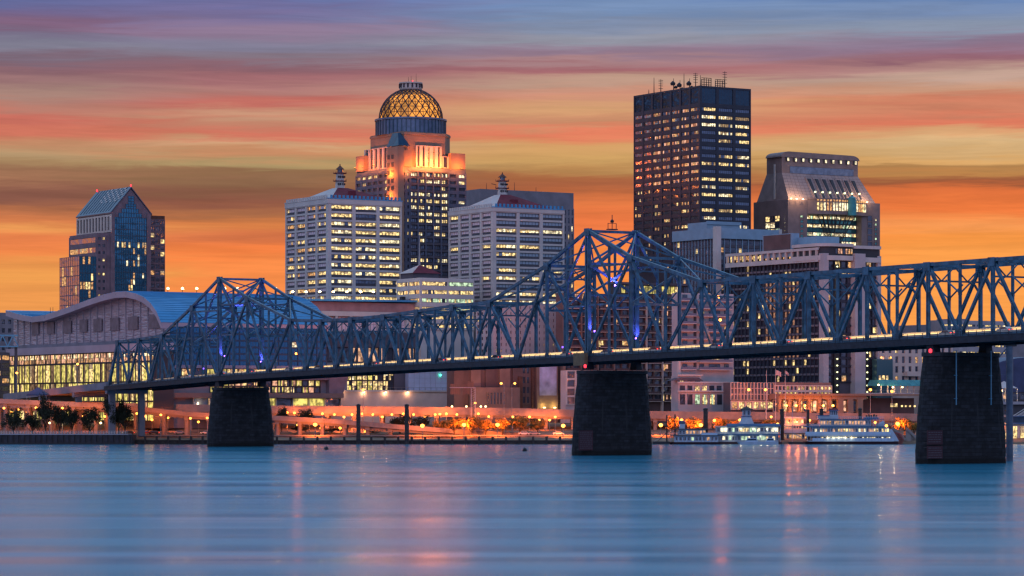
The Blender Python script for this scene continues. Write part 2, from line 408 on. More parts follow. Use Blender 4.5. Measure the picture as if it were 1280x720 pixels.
    for sx in (-H, H):
        # top chord: one mesh per side
        b = MB()
        for a, c in zip(tn, tn[1:]):
            b.beam((sx, a, zt(a)), (sx, c, zt(c)), .85, .9, 'steel')
        for a in tn: plates(b, a, zt(a) - .5, sx, 2.6, 2.2)
        b.beam((sx, 341, zt(341)), (sx, 350, zb(350)), 1.0, 1.05, 'steel')
        b.build('top_chord', t)
        b = MB()
        for a in bn: plates(b, a, zb(a) + .6, sx, 2.8, 2.2)
        b.build('gusset_plate', t)
        for s in sorted(set(tn + bn)):
            if s >= 345 or s in (0, 250): continue
            b = MB(); top = s in tn
            laced(b, (sx, s, zb(s)), (sx, s, zt(s) - .4), 1.0 if top else .8, .7 if top else .5)
            b.build('post', t)
        for s in (0, 250):
            b = MB(); laced(b, (sx, s, zb(s)), (sx, s, zt(s)), 1.9, 1.15, fl=.55); b.build('tower_post', t)
        # tower secondary members
        for c in (0, 250):
            for sg in (-1, 1):
                b = MB(); zc = zt(c); zs = zt(c + sg * 23); zm = (zb(c) + zs) / 2 + 1
                laced(b, (sx, c, zc - 1), (sx, c + sg * 11.5, (zb(c) + zs) / 2 + 9), .8, .5)
                b.build('sub_diagonal', t)
                b = MB(); b.beam((sx, c, zs - 2), (sx, c + sg * 23, zs - 2), .6, .6, 'steel'); b.build('tower_strut', t)
                b = MB(); laced(b, (sx, c + sg * 11.5, zb(c)), (sx, c + sg * 11.5, zt(c + sg * 11.5)), .8, .5); b.build('post', t)
                b = MB(); b.beam((sx, c, zm), (sx, c + sg * 11.5, zm), .5, .5, 'steel')
                b.beam((sx, c, zm + 6), (sx, c + sg * 11.5, zm), .45, .45, 'steel'); b.build('sub_strut', t)
        # diagonals (Warren)
        seq = sorted([(s, 1) for s in tn if s not in T0] + [(s, 0) for s in bn])
        for (a, ta), (c, tc_) in zip(seq, seq[1:]):
            if ta == tc_: continue
            if c >= 349: continue
            za = zt(a) if ta else zb(a); zc = zt(c) if tc_ else zb(c)
            b = MB(); heavy = (ta == 1) ^ (c > 125 and c < 250 or c > -59 and c < 0)
            if heavy: b.beam((sx, a, za), (sx, c, zc), .75, .75, 'steel')
            else: laced(b, (sx, a, za), (sx, c, zc), .95, .6)
            b.build('diagonal', t)
            # secondary hanger struts at mid-height
        for s in tn:
            if s in T0 or s > 330: continue
            for sg in (-1, 1):
                q = s + sg * 9
        # thin counter bracing crossing the hangers
        for s in bn:
            if s in (0, 250, 350): continue
            b = MB(); zz = (zb(s) + zt(s)) / 2 + 1.5
            b.beam((sx, s, zz), (sx, s - 5.5, zz + 3.6), .32, .32, 'steel'); b.beam((sx, s, zz), (sx, s + 5.5, zz + 3.6), .32, .32, 'steel')
            b.box(sx - .25, sx + .25, s - .5, s + .5, zz - .4, zz + .4, 'steel'); b.build('counter_brace', t)
    # transverse struts, sway frames, laterals
    for s in tn:
        z = zt(s); b = MB()
        tall = (z - zd(s)) > 22
        b.beam((-H, s, z - .2), (H, s, z - .2), .8, .8, 'steel'); b.build('cross_strut', t)
        b = MB(); z2 = z - 4.2
        if s not in T0:
            b.beam((-H, s, z2), (H, s, z2), .45, .45, 'steel')
            for k in range(4):
                x0 = -H + k * H / 2; x1 = x0 + H / 2
                b.beam((x0, s, z2 if k % 2 else z - .4), (x1, s, z - .4 if k % 2 else z2), .3, .3, 'steel')
            for sg in (-1, 1):        # curved knee braces
                pts = [(sg * H, z2 - 4.5), (sg * (H - .7), z2 - 2.4), (sg * (H - 2.0), z2 - .8), (sg * (H - 4), z2)]
                for p, q in zip(pts, pts[1:]): b.beam((p[0], s, p[1]), (q[0], s, q[1]), .4, .5, 'steel')
        if tall:
            lev = [z - .5, z - 10, z - 19.5] if s in T0 else [z2, z - 14]
            lev = [q for q in lev if q > zd(s) + 6]
            for a, c in zip(lev, lev[1:]):
                b.beam((-H, s, a), (H, s, c), .6, .6, 'steel'); b.beam((H, s, a), (-H, s, c), .6, .6, 'steel')
                b.beam((-H, s, c), (H, s, c), .7, .7, 'steel')
            if s in T0:
                b.box(-1.2, 1.2, s - .4, s + .4, lev[0] - 6.2, lev[0] - 3.8, 'steel')
        b.build('sway_frame', t)
    for a, c in zip(tn, tn[1:]):
        b = MB()
        b.beam((-H, a, zt(a)), (H, c, zt(c)), .42, .42, 'steel'); b.beam((H, a, zt(a)), (-H, c, zt(c)), .42, .42, 'steel')
        b.build('lateral_brace', t)
    # portal at the far end
    b = MB(); b.beam((-H, 341, zt(341)), (H, 350, zb(350) + 6), .4, .4, 'steel'); b.beam((H, 341, zt(341)), (-H, 350, zb(350) + 6), .4, .4, 'steel'); b.build('portal_frame', t)
    # bearings on the piers
    for s, hb in ((-161, 3.4), (0, 3.2), (250, 3.0)):
        for sx in (-H, H):
            b = MB(); z = zd(s)
            b.prism([(s - 1.8, z - hb - 2.4), (s + 1.8, z - hb - 2.4), (s + .8, z - 2.1), (s - .8, z - 2.1)], 'x', sx - 1.1, sx + 1.1, 'steeld')
            b.build('bearing', t)
    # inspection box and lamps on the tower over the middle pier
    b = MB(); b.box(-12.2, -10.95, -3.2, 3.0, 27.2, 31.0, 'yellow'); b.build('shield_plate', t)
    for s in (-161, 0):
        b = MB(); b.lathe(-12.6 if s == 0 else -11.6, s - 2.2 if s else -4.2, [(.1, 26.4 + (2 if s else 0)), (.42, 26.6 + (2 if s else 0)), (.42, 27.3 + (2 if s else 0)), (.1, 27.5 + (2 if s else 0))], 8, 'bulbr'); b.build('navigation_light', t)
    # beacon platform on top of the middle tower
    b = MB(); b.box(-1.6, 1.6, -.8, .8, 68.6, 68.9, 'steeld')
    for x in (-1.5, 1.5): b.box(x - .06, x + .06, -.1, .1, 68.9, 70.6, 'steeld')
    b.box(-1.6, 1.6, -.06, .06, 70.5, 70.65, 'steeld'); b.box(-.08, .08, -.1, .1, 68.9, 73.2, 'steeld'); b.lathe(0, 0, [(.5, 70.8), (.6, 71.4), (.1, 71.9)], 8, 'dark')
    b.build('beacon_platform', t)
    # purple accent floods on the towers
    for c in (0, 250):
        zz = zd(c)
        for x, s, z, P in ((-H + 1.2, c - 1.6, zz + 6, 1300), (-H + 1.2, c + 1.6, zz + 11, 1200), (0, c - 1.5, zz + (20 if c == 0 else 22), 3000), (H - 1.2, c - 1.6, zz + 4, 1500), (-H + 1.2, c + 16, zz + 1.5, 1500)):
            b = MB(); b.lathe(x, s, [(.05, z - .3), (.26, z - .2), (.26, z + .2), (.05, z + .3)], 8, 'led'); o = b.build('accent_light', t)
            slight((x, s - .5, z), P * 3.5, (.30, .16, 1), o, (.0, .3 if s < c + 5 else -.6, 1), .3, 130)
    # sodium lamps on brackets of the downriver truss
    for s, z in ((-40, 47.0), (-41, 40.2), (250 - 24, 34.5)):
        b = MB(); b.beam((9.3, s, z + .6), (10.8, s, z + .8), .15, .15, 'dark'); b.lathe(10.8, s, [(.1, z - .3), (.45, z), (.3, z + .5)], 8, 'bulbo'); o = b.build('bracket_lamp', t)
        plight((11.4, s, z - .2), 500, ORANGE, o)
    return t
BR = bridge()
# approach viaduct on the city side
def approach():
    t = thing('approach_viaduct', 'concrete approach viaduct carrying the blue bridge road on to the arena side', 'viaduct', (PX, PY, 0), TH)
    b = MB()
    for a, c in ((350.3, 385), (385, 420), (420, 460)):
        za, zc = itp(DECK, a), itp(DECK, c)
        for x0, x1, d0, d1 in ((-9, 9, -2.6, -1.0), (-9, -8.6, -1.0, .2), (8.6, 9, -1.0, .2)):
            b.add([(x0, a, za + d0), (x1, a, za + d0), (x1, a, za + d1), (x0, a, za + d1), (x0, c, zc + d0), (x1, c, zc + d0), (x1, c, zc + d1), (x0, c, zc + d1)],
                  [(0, 1, 2, 3), (7, 6, 5, 4), (0, 4, 5, 1), (1, 5, 6, 2), (2, 6, 7, 3), (3, 7, 4, 0)], 'grey')
    b.build('road_deck', t)
    for s in (352, 385, 420):
        z = itp(DECK, s) - 2.7
        b = MB(); b.box(-9, 9, s - 1, s + 1, z - 1.8, z, 'grey')
        for x in (-6.5, 6.5): b.box(x - 1.2, x + 1.2, s - .9, s + .9, 3, z - 1.8, 'grey')
        b.build('support', t)
approach()
# stone piers
def stone_mat():
    m = bpy.data.materials.new('pier_stone'); m.use_nodes = True; MT['pier_stone'] = m
    n_ = m.node_tree.nodes; l_ = m.node_tree.links; p = n_['Principled BSDF']; p.inputs['Roughness'].default_value = .9
    uv = n_.new('ShaderNodeUVMap'); br = n_.new('ShaderNodeTexBrick'); l_.new(uv.outputs[0], br.inputs['Vector'])
    br.inputs['Scale'].default_value = 1; br.inputs['Brick Width'].default_value = 2.3; br.inputs['Row Height'].default_value = .95; br.squash = 1.5; br.squash_frequency = 3; br.offset_frequency = 2
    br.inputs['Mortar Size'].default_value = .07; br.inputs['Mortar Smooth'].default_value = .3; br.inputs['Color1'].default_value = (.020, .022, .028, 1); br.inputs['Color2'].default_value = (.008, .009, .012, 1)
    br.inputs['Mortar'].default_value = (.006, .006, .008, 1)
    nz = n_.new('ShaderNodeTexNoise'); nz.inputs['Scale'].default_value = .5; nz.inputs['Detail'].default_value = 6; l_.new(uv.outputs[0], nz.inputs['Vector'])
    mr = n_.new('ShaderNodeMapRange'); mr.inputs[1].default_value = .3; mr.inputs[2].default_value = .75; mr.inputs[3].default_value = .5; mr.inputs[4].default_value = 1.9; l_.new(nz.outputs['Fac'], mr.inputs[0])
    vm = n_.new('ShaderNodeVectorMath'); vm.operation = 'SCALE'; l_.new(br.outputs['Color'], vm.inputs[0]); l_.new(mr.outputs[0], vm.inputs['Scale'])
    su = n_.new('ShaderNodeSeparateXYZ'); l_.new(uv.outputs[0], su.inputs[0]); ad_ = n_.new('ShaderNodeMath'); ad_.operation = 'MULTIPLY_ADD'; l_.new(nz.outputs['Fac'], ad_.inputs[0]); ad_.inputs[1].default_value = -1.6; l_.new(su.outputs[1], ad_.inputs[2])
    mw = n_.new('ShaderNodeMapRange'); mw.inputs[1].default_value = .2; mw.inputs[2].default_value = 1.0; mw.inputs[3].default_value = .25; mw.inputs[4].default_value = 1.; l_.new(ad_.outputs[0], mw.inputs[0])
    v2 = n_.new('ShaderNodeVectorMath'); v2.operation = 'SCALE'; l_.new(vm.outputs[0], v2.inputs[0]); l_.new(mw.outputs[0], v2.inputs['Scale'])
    # pale lime streaks running down from some joints
    ms = n_.new('ShaderNodeMapping'); ms.inputs['Scale'].default_value = (.55, .05, 1); l_.new(uv.outputs[0], ms.inputs[0]); ns = n_.new('ShaderNodeTexNoise'); ns.inputs['Scale'].default_value = 1; ns.inputs['Detail'].default_value = 3; l_.new(ms.outputs[0], ns.inputs['Vector'])
    mq = n_.new('ShaderNodeMapRange'); mq.inputs[1].default_value = .62; mq.inputs[2].default_value = .72; l_.new(ns.outputs['Fac'], mq.inputs[0])
    mm = n_.new('ShaderNodeMix'); mm.data_type = 'RGBA'; l_.new(mq.outputs[0], mm.inputs[0]); l_.new(v2.outputs[0], mm.inputs[6]); mm.inputs[7].default_value = (.03, .031, .036, 1)
    l_.new(mm.outputs[2], p.inputs['Base Color'])
    mx = n_.new('ShaderNodeMath'); mx.operation = 'SUBTRACT'; l_.new(nz.outputs['Fac'], mx.inputs[0]); l_.new(br.outputs['Fac'], mx.inputs[1])
    b = n_.new('ShaderNodeBump'); b.inputs['Strength'].default_value = .9; b.inputs['Distance'].default_value = .3; l_.new(mx.outputs[0], b.inputs['Height']); l_.new(b.outputs[0], p.inputs['Normal'])
stone_mat()
def pier(name_label, s, ztop, long0, wid0, batter, signs, pipes):
    c = Vector((PX, PY, 0)) + G1 * s
    t = thing('bridge_pier', name_label, 'pier', (c.x, c.y, 0), TH, 'stone piers of the truss bridge')
    me = bpy.data.meshes.new('masonry_shaft'); vs = []; fs = []; uvs = []
    # plan outline: rectangle with bluntly rounded cutwaters
    def ring(z):
        k = max(0., min(1., 1 - z / ztop)); k = k if z < ztop * .98 else 0
        l = long0 / 2 + batter * (1 - (1 - k) ** 1.6); wd = wid0 / 2 + batter * .45 * k
        nose = wd * .75
        out = []
        for i in range(9):
            a = -pi / 2 + pi * i / 8; out.append((l - nose + nose * cos(a), wd * sin(a)))
        for i in range(9):
            a = pi / 2 + pi * i / 8; out.append((-(l - nose) + nose * cos(a), wd * sin(a)))
        return out
    zs = [-4] + [ztop * i / 16 for i in range(17)]
    rnd = random.Random(int(s) + 999)
    rings = [ring(max(z, 0)) for z in zs]
    n = len(rings[0])
    for z, r in zip(zs, rings):
        for x, y in r: vs.append((x + rnd.uniform(-.1, .1), y + rnd.uniform(-.1, .1), z))
    for j in range(len(zs) - 1):
        for i in range(n): fs.append((j * n + i, j * n + (i + 1) % n, (j + 1) * n + (i + 1) % n, (j + 1) * n + i))
    fs.append(tuple((len(zs) - 1) * n + i for i in range(n)))
    me.from_pydata(vs, [], fs); uvl = me.uv_layers.new(name='UVMap')
    per = [0]
    for i in range(n):
        a, b = rings[0][i], rings[0][(i + 1) % n]; per.append(per[-1] + sqrt((a[0] - b[0]) ** 2 + (a[1] - b[1]) ** 2))
    li = 0
    for j in range(len(zs) - 1):
        for i in range(n):
            for (u, v) in ((per[i], zs[j]), (per[i + 1], zs[j]), (per[i + 1], zs[j + 1]), (per[i], zs[j + 1])):
                uvl.data[li].uv = (u, v); li += 1
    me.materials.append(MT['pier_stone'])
    o = bpy.data.objects.new('masonry_shaft', me); COL.objects.link(o); o.parent = t
    b = MB(); r = ring(ztop); b.prism([(x * 1.03, y * 1.06) for x, y in r], 'z', ztop + .01, ztop + 1.0, 'pier_coping'); b.build('coping', t)
    for k, (z0, z1) in enumerate(signs):
        b = MB(); x0 = -(long0 / 2 + batter) - 1.3; y = -3.2
        # sign plates fixed to the upriver nose
        b.box(x0 - .1, x0 + 5.0, y - 1.3, y - 1.15, z0, z1, 'signred')
        rows = int((z1 - z0) / .62)
        for q in range(rows):
            zz = z1 - .5 - q * .6; xx = x0 + .3
            while xx < x0 + 4.5:
                w_ = rnd.uniform(.3, .9); b.box(xx, min(xx + w_, x0 + 4.7), y - 1.32, y - 1.29, zz - .12, zz + .1, 'signink'); xx += w_ + .22
        for xx in (x0 + .6, x0 + 4.0): b.box(xx, xx + .15, y - 1.15, y + 1.0, z0 + .3, z0 + .5, 'dark'); b.box(xx, xx + .15, y - 1.15, y + 1.0, z1 - .5, z1 - .3, 'dark')
        b.build('sign_plate', t)
    for x in pipes:
        b = MB(); y = -(wid0 / 2 + batter * .45)
        b.lathe(x, y - .15, [(.16, ztop - 12.5), (.16, ztop + 1.5)], 8, 'pipe')
        for z in (ztop - 11, ztop - 5): b.box(x - .3, x + .3, y - .2, y + .5, z, z + .2, 'pipe')
        b.build('drain_pipe', t)
mat('pier_coping', (.025, .027, .033), .9, nscale=.6, namt=.4)
pier('dark stone bridge pier standing nearest, with two thin blue drain pipes', -161.5, 27.6, 22.8, 7.0, 2.2, [(5.0, 8.6), (1.4, 4.6)], (-5.5, 6.2))
pier('dark stone bridge pier in the middle under the tallest truss tower', 0, 24.7, 23.5, 7.0, 1.9, [(1.6, 7.6)], ())
pier('dark stone bridge pier nearest the city bank, under the lower truss tower', 250, 21.2, 22.5, 7.0, 2.2, [], ())
# ---------------------------------------------------------------- buildings
class Bd:
    def __init__(s, name, label, cat, pxc, Y, G=8., group=None):
        s.C = (X(pxc, Y), Y); s.G = G; s.win = []; s.fr = MB(); s.rnd = random.Random(len(label) * 7 + int(pxc))
        s.t = thing(name, label, cat, (s.C[0], Y, G), TH, group)
    def w(s, x, y): return (s.C[0] + x * G2.x + y * G1.x, s.C[1] + x * G2.y + y * G1.y)
    def f(s, px, y0=0.):          # distance along the right-hand (front) wall
        q = (px - 640) / F; bx, by = s.w(0, y0); return (q * by - bx) / (G2.x - q * G2.y)
    def s_(s, px, x0=0.):         # distance along the left-hand wall
        q = (px - 640) / F; bx, by = s.w(x0, 0); return (q * by - bx) / (G1.x - q * G1.y)
    def z(s, py, x=0., y=0.): return Z(py, s.w(x, y)[1]) - s.G
    def fbox(s, b, face, x0, y0, a0, a1, z0, z1, o0, o1, m):
        if face == 'F': b.box(x0 + a0, x0 + a1, y0 - o1, y0 - o0, z0, z1, m)
        else: b.box(x0 - o1, x0 - o0, y0 + a0, y0 + a1, z0, z1, m)
    def window(s, face, x0, y0, a0, a1, z0, z1, pick, pn=(1, 1), mu=.12, mm='mull', o=.05, ij=(0, 0)):
        b = MB(); s.fbox(b, face, x0, y0, a0, a1, z0, z1, o - .04, o + .06, mm)
        nx, nz = pn; cw = (a1 - a0 - mu) / nx; chh = (z1 - z0 - mu) / nz; oo = o + .09
        st = pick(ij[0], ij[1])
        for j in range(nz):
            for i in range(nx):
                p0 = a0 + mu + i * cw; p1 = a0 + (i + 1) * cw; q0 = z0 + mu + j * chh; q1 = z0 + (j + 1) * chh
                m = st(i, j) if callable(st) else st
                if m in ('wl1', 'wl3', 'wl2') and q1 - q0 > 1.1 and s.rnd.random() < .38:
                    qm = q1 - (q1 - q0) * s.rnd.uniform(.25, .7)
                    if face == 'F': b.add([(x0 + p0, y0 - oo, qm), (x0 + p1, y0 - oo, qm), (x0 + p1, y0 - oo, q1), (x0 + p0, y0 - oo, q1)], [(0, 1, 2, 3)], 'wblind')
                    else: b.add([(x0 - oo, y0 + p1, qm), (x0 - oo, y0 + p0, qm), (x0 - oo, y0 + p0, q1), (x0 - oo, y0 + p1, q1)], [(0, 1, 2, 3)], 'wblind')
                    q1 = qm
                if face == 'F': b.add([(x0 + p0, y0 - oo, q0), (x0 + p1, y0 - oo, q0), (x0 + p1, y0 - oo, q1), (x0 + p0, y0 - oo, q1)], [(0, 1, 2, 3)], m)
                else: b.add([(x0 - oo, y0 + p1, q0), (x0 - oo, y0 + p0, q0), (x0 - oo, y0 + p0, q1), (x0 - oo, y0 + p1, q1)], [(0, 1, 2, 3)], m)
        s.win.append(((a1 - a0) * (z1 - z0), len(s.win), b))
    def facade(s, face, x0, y0, a0, a1, z0, z1, nc, nr, pw, sh, pr, wm, pick, pn=(1, 1), mu=.12, sub=None, subm='dark', corner=False, skip=None, sm=None, mm='mull', ends=True):
        cw = (a1 - a0) / nc; rh = (z1 - z0) / nr; sm = sm or wm
        for i in range(nc + 1):
            if not ends and i in (0, nc): continue
            l = max(a0, a0 + i * cw - pw / 2); r = min(a1, a0 + i * cw + pw / 2)
            if i == 0 and corner: l = a0 - pr
            s.fbox(s.fr, face, x0, y0, l, r, z0, z1, 0, pr, wm)
        for j in range(nr + 1):
            l = max(z0, z0 + j * rh - sh / 2); r = min(z1, z0 + j * rh + sh / 2)
            s.fbox(s.fr, face, x0, y0, a0 + .02, a1 - .02, l, r, 0, pr - .08, sm)
        for j in range(nr):
            for i in range(nc):
                if skip and skip(i, j): continue
                p0 = a0 + i * cw + pw / 2; p1 = a0 + (i + 1) * cw - pw / 2; q0 = z0 + j * rh + sh / 2; q1 = z0 + (j + 1) * rh - sh / 2
                if i == 0: p0 = a0 + (pw / 2 if ends or corner else 0)
                if sub:
                    zz = q0 + (q1 - q0) * sub; s.fbox(s.fr, face, x0, y0, p0 + .02, p1 - .02, q0, zz, 0, .3, subm); q0 = zz
                s.window(face, x0, y0, p0 + .03, p1 - .03, q0 + .02, q1 - .02, pick, pn, mu, mm, ij=(i, j))
    def core(s, x0, x1, y0, y1, z0, z1, m, name='wall'):
        b = MB(); b.box(x0, x1, y0, y1, z0, z1, m); return b.build(name, s.t)
    def done(s, frame='facade_frame'):
        if s.fr.v: s.fr.build(frame, s.t)
        s.win.sort(key=lambda q: (-round(q[0], 1), -q[1]))
        for _, _, b in s.win[:98]: b.build('window', s.t)
        if s.win[98:]:
            c = MB()
            for _, _, b in s.win[98:]:
                o = len(c.v); c.v += b.v; c.f += [tuple(i + o for i in f) for f in b.f]
                ix = []
                for m in b.mats:
                    if m not in c.mats: c.mats.append(m)
                    ix.append(c.mats.index(m))
                c.m += [ix[k] for k in b.m]
            c.build('window', s.t, kind='stuff')
        return s.t
def pk(rnd, p_row=.6, p_cell=.8, p_pane=.85, lit=('wl1', 'wl1', 'wl3', 'wl2', 'wl4'), off='wd', rows=None):
    rp = {}
    def f(i, j):
        if j not in rp: rp[j] = p_cell if (rows(j) if rows else rnd.random() < p_row) else p_cell * .25
        if rnd.random() < rp[j]:
            m = rnd.choice(lit); m2 = rnd.choice(lit)
            return lambda a, b: (m if rnd.random() < .7 else m2) if rnd.random() < p_pane else off
        return off
    return f
rn = random.Random(5)

# -- gabled glass tower, far left
def gable_tower():
    b = Bd('gabled_tower', 'stepped stone and blue glass tower with steep gabled roof, left of the domed tower', 'building', 139, 1560)
    D = b.s_(97); W_ = b.f(188); ze = b.z(265); za = b.z(235, W_ / 2, 0)
    b.core(0, W_, 0, D, 0, ze, 'stonep')
    g = MB(); g.prism([(0, ze), (W_, ze), (W_ / 2, za - .6)], 'y', 0, D, 'stonep'); g.build('gable_wall', b.t)
    # roof slopes
    g = MB(); t_ = .7
    for sx in (0, 1):
        xe = -.8 if sx == 0 else W_ + .8; ze2 = ze - .8 * (za - ze) / (W_ / 2)
        g.prism([(xe, ze2), (W_ / 2, za), (W_ / 2, za + t_), (xe, ze2 + t_)] if sx == 0 else [(W_ / 2, za), (xe, ze2), (xe, ze2 + t_), (W_ / 2, za + t_)], 'y', -.5, D + .5, 'roofslate')
    for k in range(1, 12):
        y = D * k / 12; g.beam((0, y, ze + t_ + .05), (W_ / 2, y, za + t_ + .05), .25, .25, 'mullt', up=(0, 0, 1))
    rf = g.build('roof', b.t)
    g = MB()
    for i in range(9):
        for j in range(7):
            u = .38 + i * .066; v = .40 + j * .085
            if (i + j) % 2 and v < .97 and u < .96:
                def P(u, v): return (W_ / 2 * v, D * (1 - u), ze + (za - ze) * v + t_ + .22)
                g.add([P(u, v), P(u + .05, v), P(u + .05, v + .06), P(u, v + .06)], [(0, 1, 2, 3)], 'whitec')
    g.build('skylight', rf)
    for y in (0, D): 
        g = MB(); g.lathe(W_ / 2, y, [(.3, za + .8), (.5, za + 1.3), (.2, za + 1.9)], 8, 'bulbr'); g.build('beacon', b.t)
    # blue curtain wall on the gable face
    a0, a1 = b.f(143), b.f(183); z1 = b.z(271); z0 = 20
    def pkb(i, j):
        r = rn.random(); rp = (j % 3 == 1)
        if r < (.30 if rp else .10) and j < 23: m = rn.choice(('wl1', 'wl3', 'wl2')); return m
        return 'wblue'
    b.facade('F', 0, 0, a0, a1, z0, z1, 14, 27, .22, .22, .35, 'mullt', pkb, mu=.05, mm='mullt')
    for (l, r, t0, t1) in ((148, 177, 271, 265.5), (152, 173, 265.5, 260), (157, 170, 260, 254), (160, 167.5, 254, 244)):
        n = max(1, int((r - l) / 3)); b.facade('F', 0, 0, b.f(l), b.f(r), b.z(t0), b.z(t1), n, max(1, int((t0 - t1) / 3)), .2, .2, .34, 'mullt', lambda i, j: 'wblue', mu=.05, mm='mullt')
    b.fbox(b.fr, 'F', 0, 0, b.f(139) - .6, a0 - .02, z0, ze, 0, .6, 'stonep'); b.fbox(b.fr, 'F', 0, 0, a1 + .02, W_, z0, ze, 0, .6, 'stonep')
    # upper loggia on the left side
    b.facade('S', 0, 0, 0, D, b.z(290), b.z(268), 11, 1, 1.6, 2., .7, 'cream', lambda i, j: 'wd', pn=(1, 2), corner=True)
    # stepped blocks (left)
    wB = -b.f(121); zB = b.z(291, -wB, 0); DB = b.s_(87, -wB)
    b.core(-wB, -.01, 0, DB, 0, zB, 'stonep')
    b.facade('S', -wB, 0, 0, DB, 50, zB - 1, 1, 9, 2.0, 2.4, .4, 'stonep', pk(rn, .5, .95, .85, ('wpink', 'wl2', 'wpink'), 'wpink'), pn=(13, 1))
    b.facade('F', -wB, 0, 0, wB * .62, 30, zB - 1, 2, 18, 1.2, 2.2, .4, 'stonep', pk(rn, .55, .8, .9), corner=True)
    wC = -b.f(99.5); xC = -wC; zC = b.z(320, xC, 0); DC = b.s_(75, xC)
    b.core(xC, -wB - .01, -.02, DC, 0, zC, 'stonep')
    b.facade('S', xC, 0, 0, DC, 20, zC, 9, 13, .22, .3, .25, 'stonep', pk(rn, .25, .35, .8, ('wl2',), 'wpink'), mu=.04, mm='mull')
    b.facade('F', xC, 0, 0, wC - wB - .4, 20, zC, 6, 15, .3, .5, .25, 'mullt', pk(rn, .3, .75, .8, ('wl1', 'wl2'), 'wblue'), mu=.05, mm='mullt', corner=True)
    # right wing, set back
    y0 = 7; x1 = b.f(206, y0); zD = b.z(269, W_, y0)
    b.core(W_ + .01, x1, y0, D, 0, zD, 'rust')
    b.facade('F', W_, y0, 0, x1 - W_, 40, zD - 2, 4, 20, .5, .9, .3, 'stonep', pk(rn, .25, .5, .9, ('wl2', 'wl1'), 'wd'))
    b.done()
mat('crownst', (.29, .19, .14), .75, nscale=.2, namt=.12)
mat('roofslate', (.07, .10, .16), .3, .4, nscale=.2)

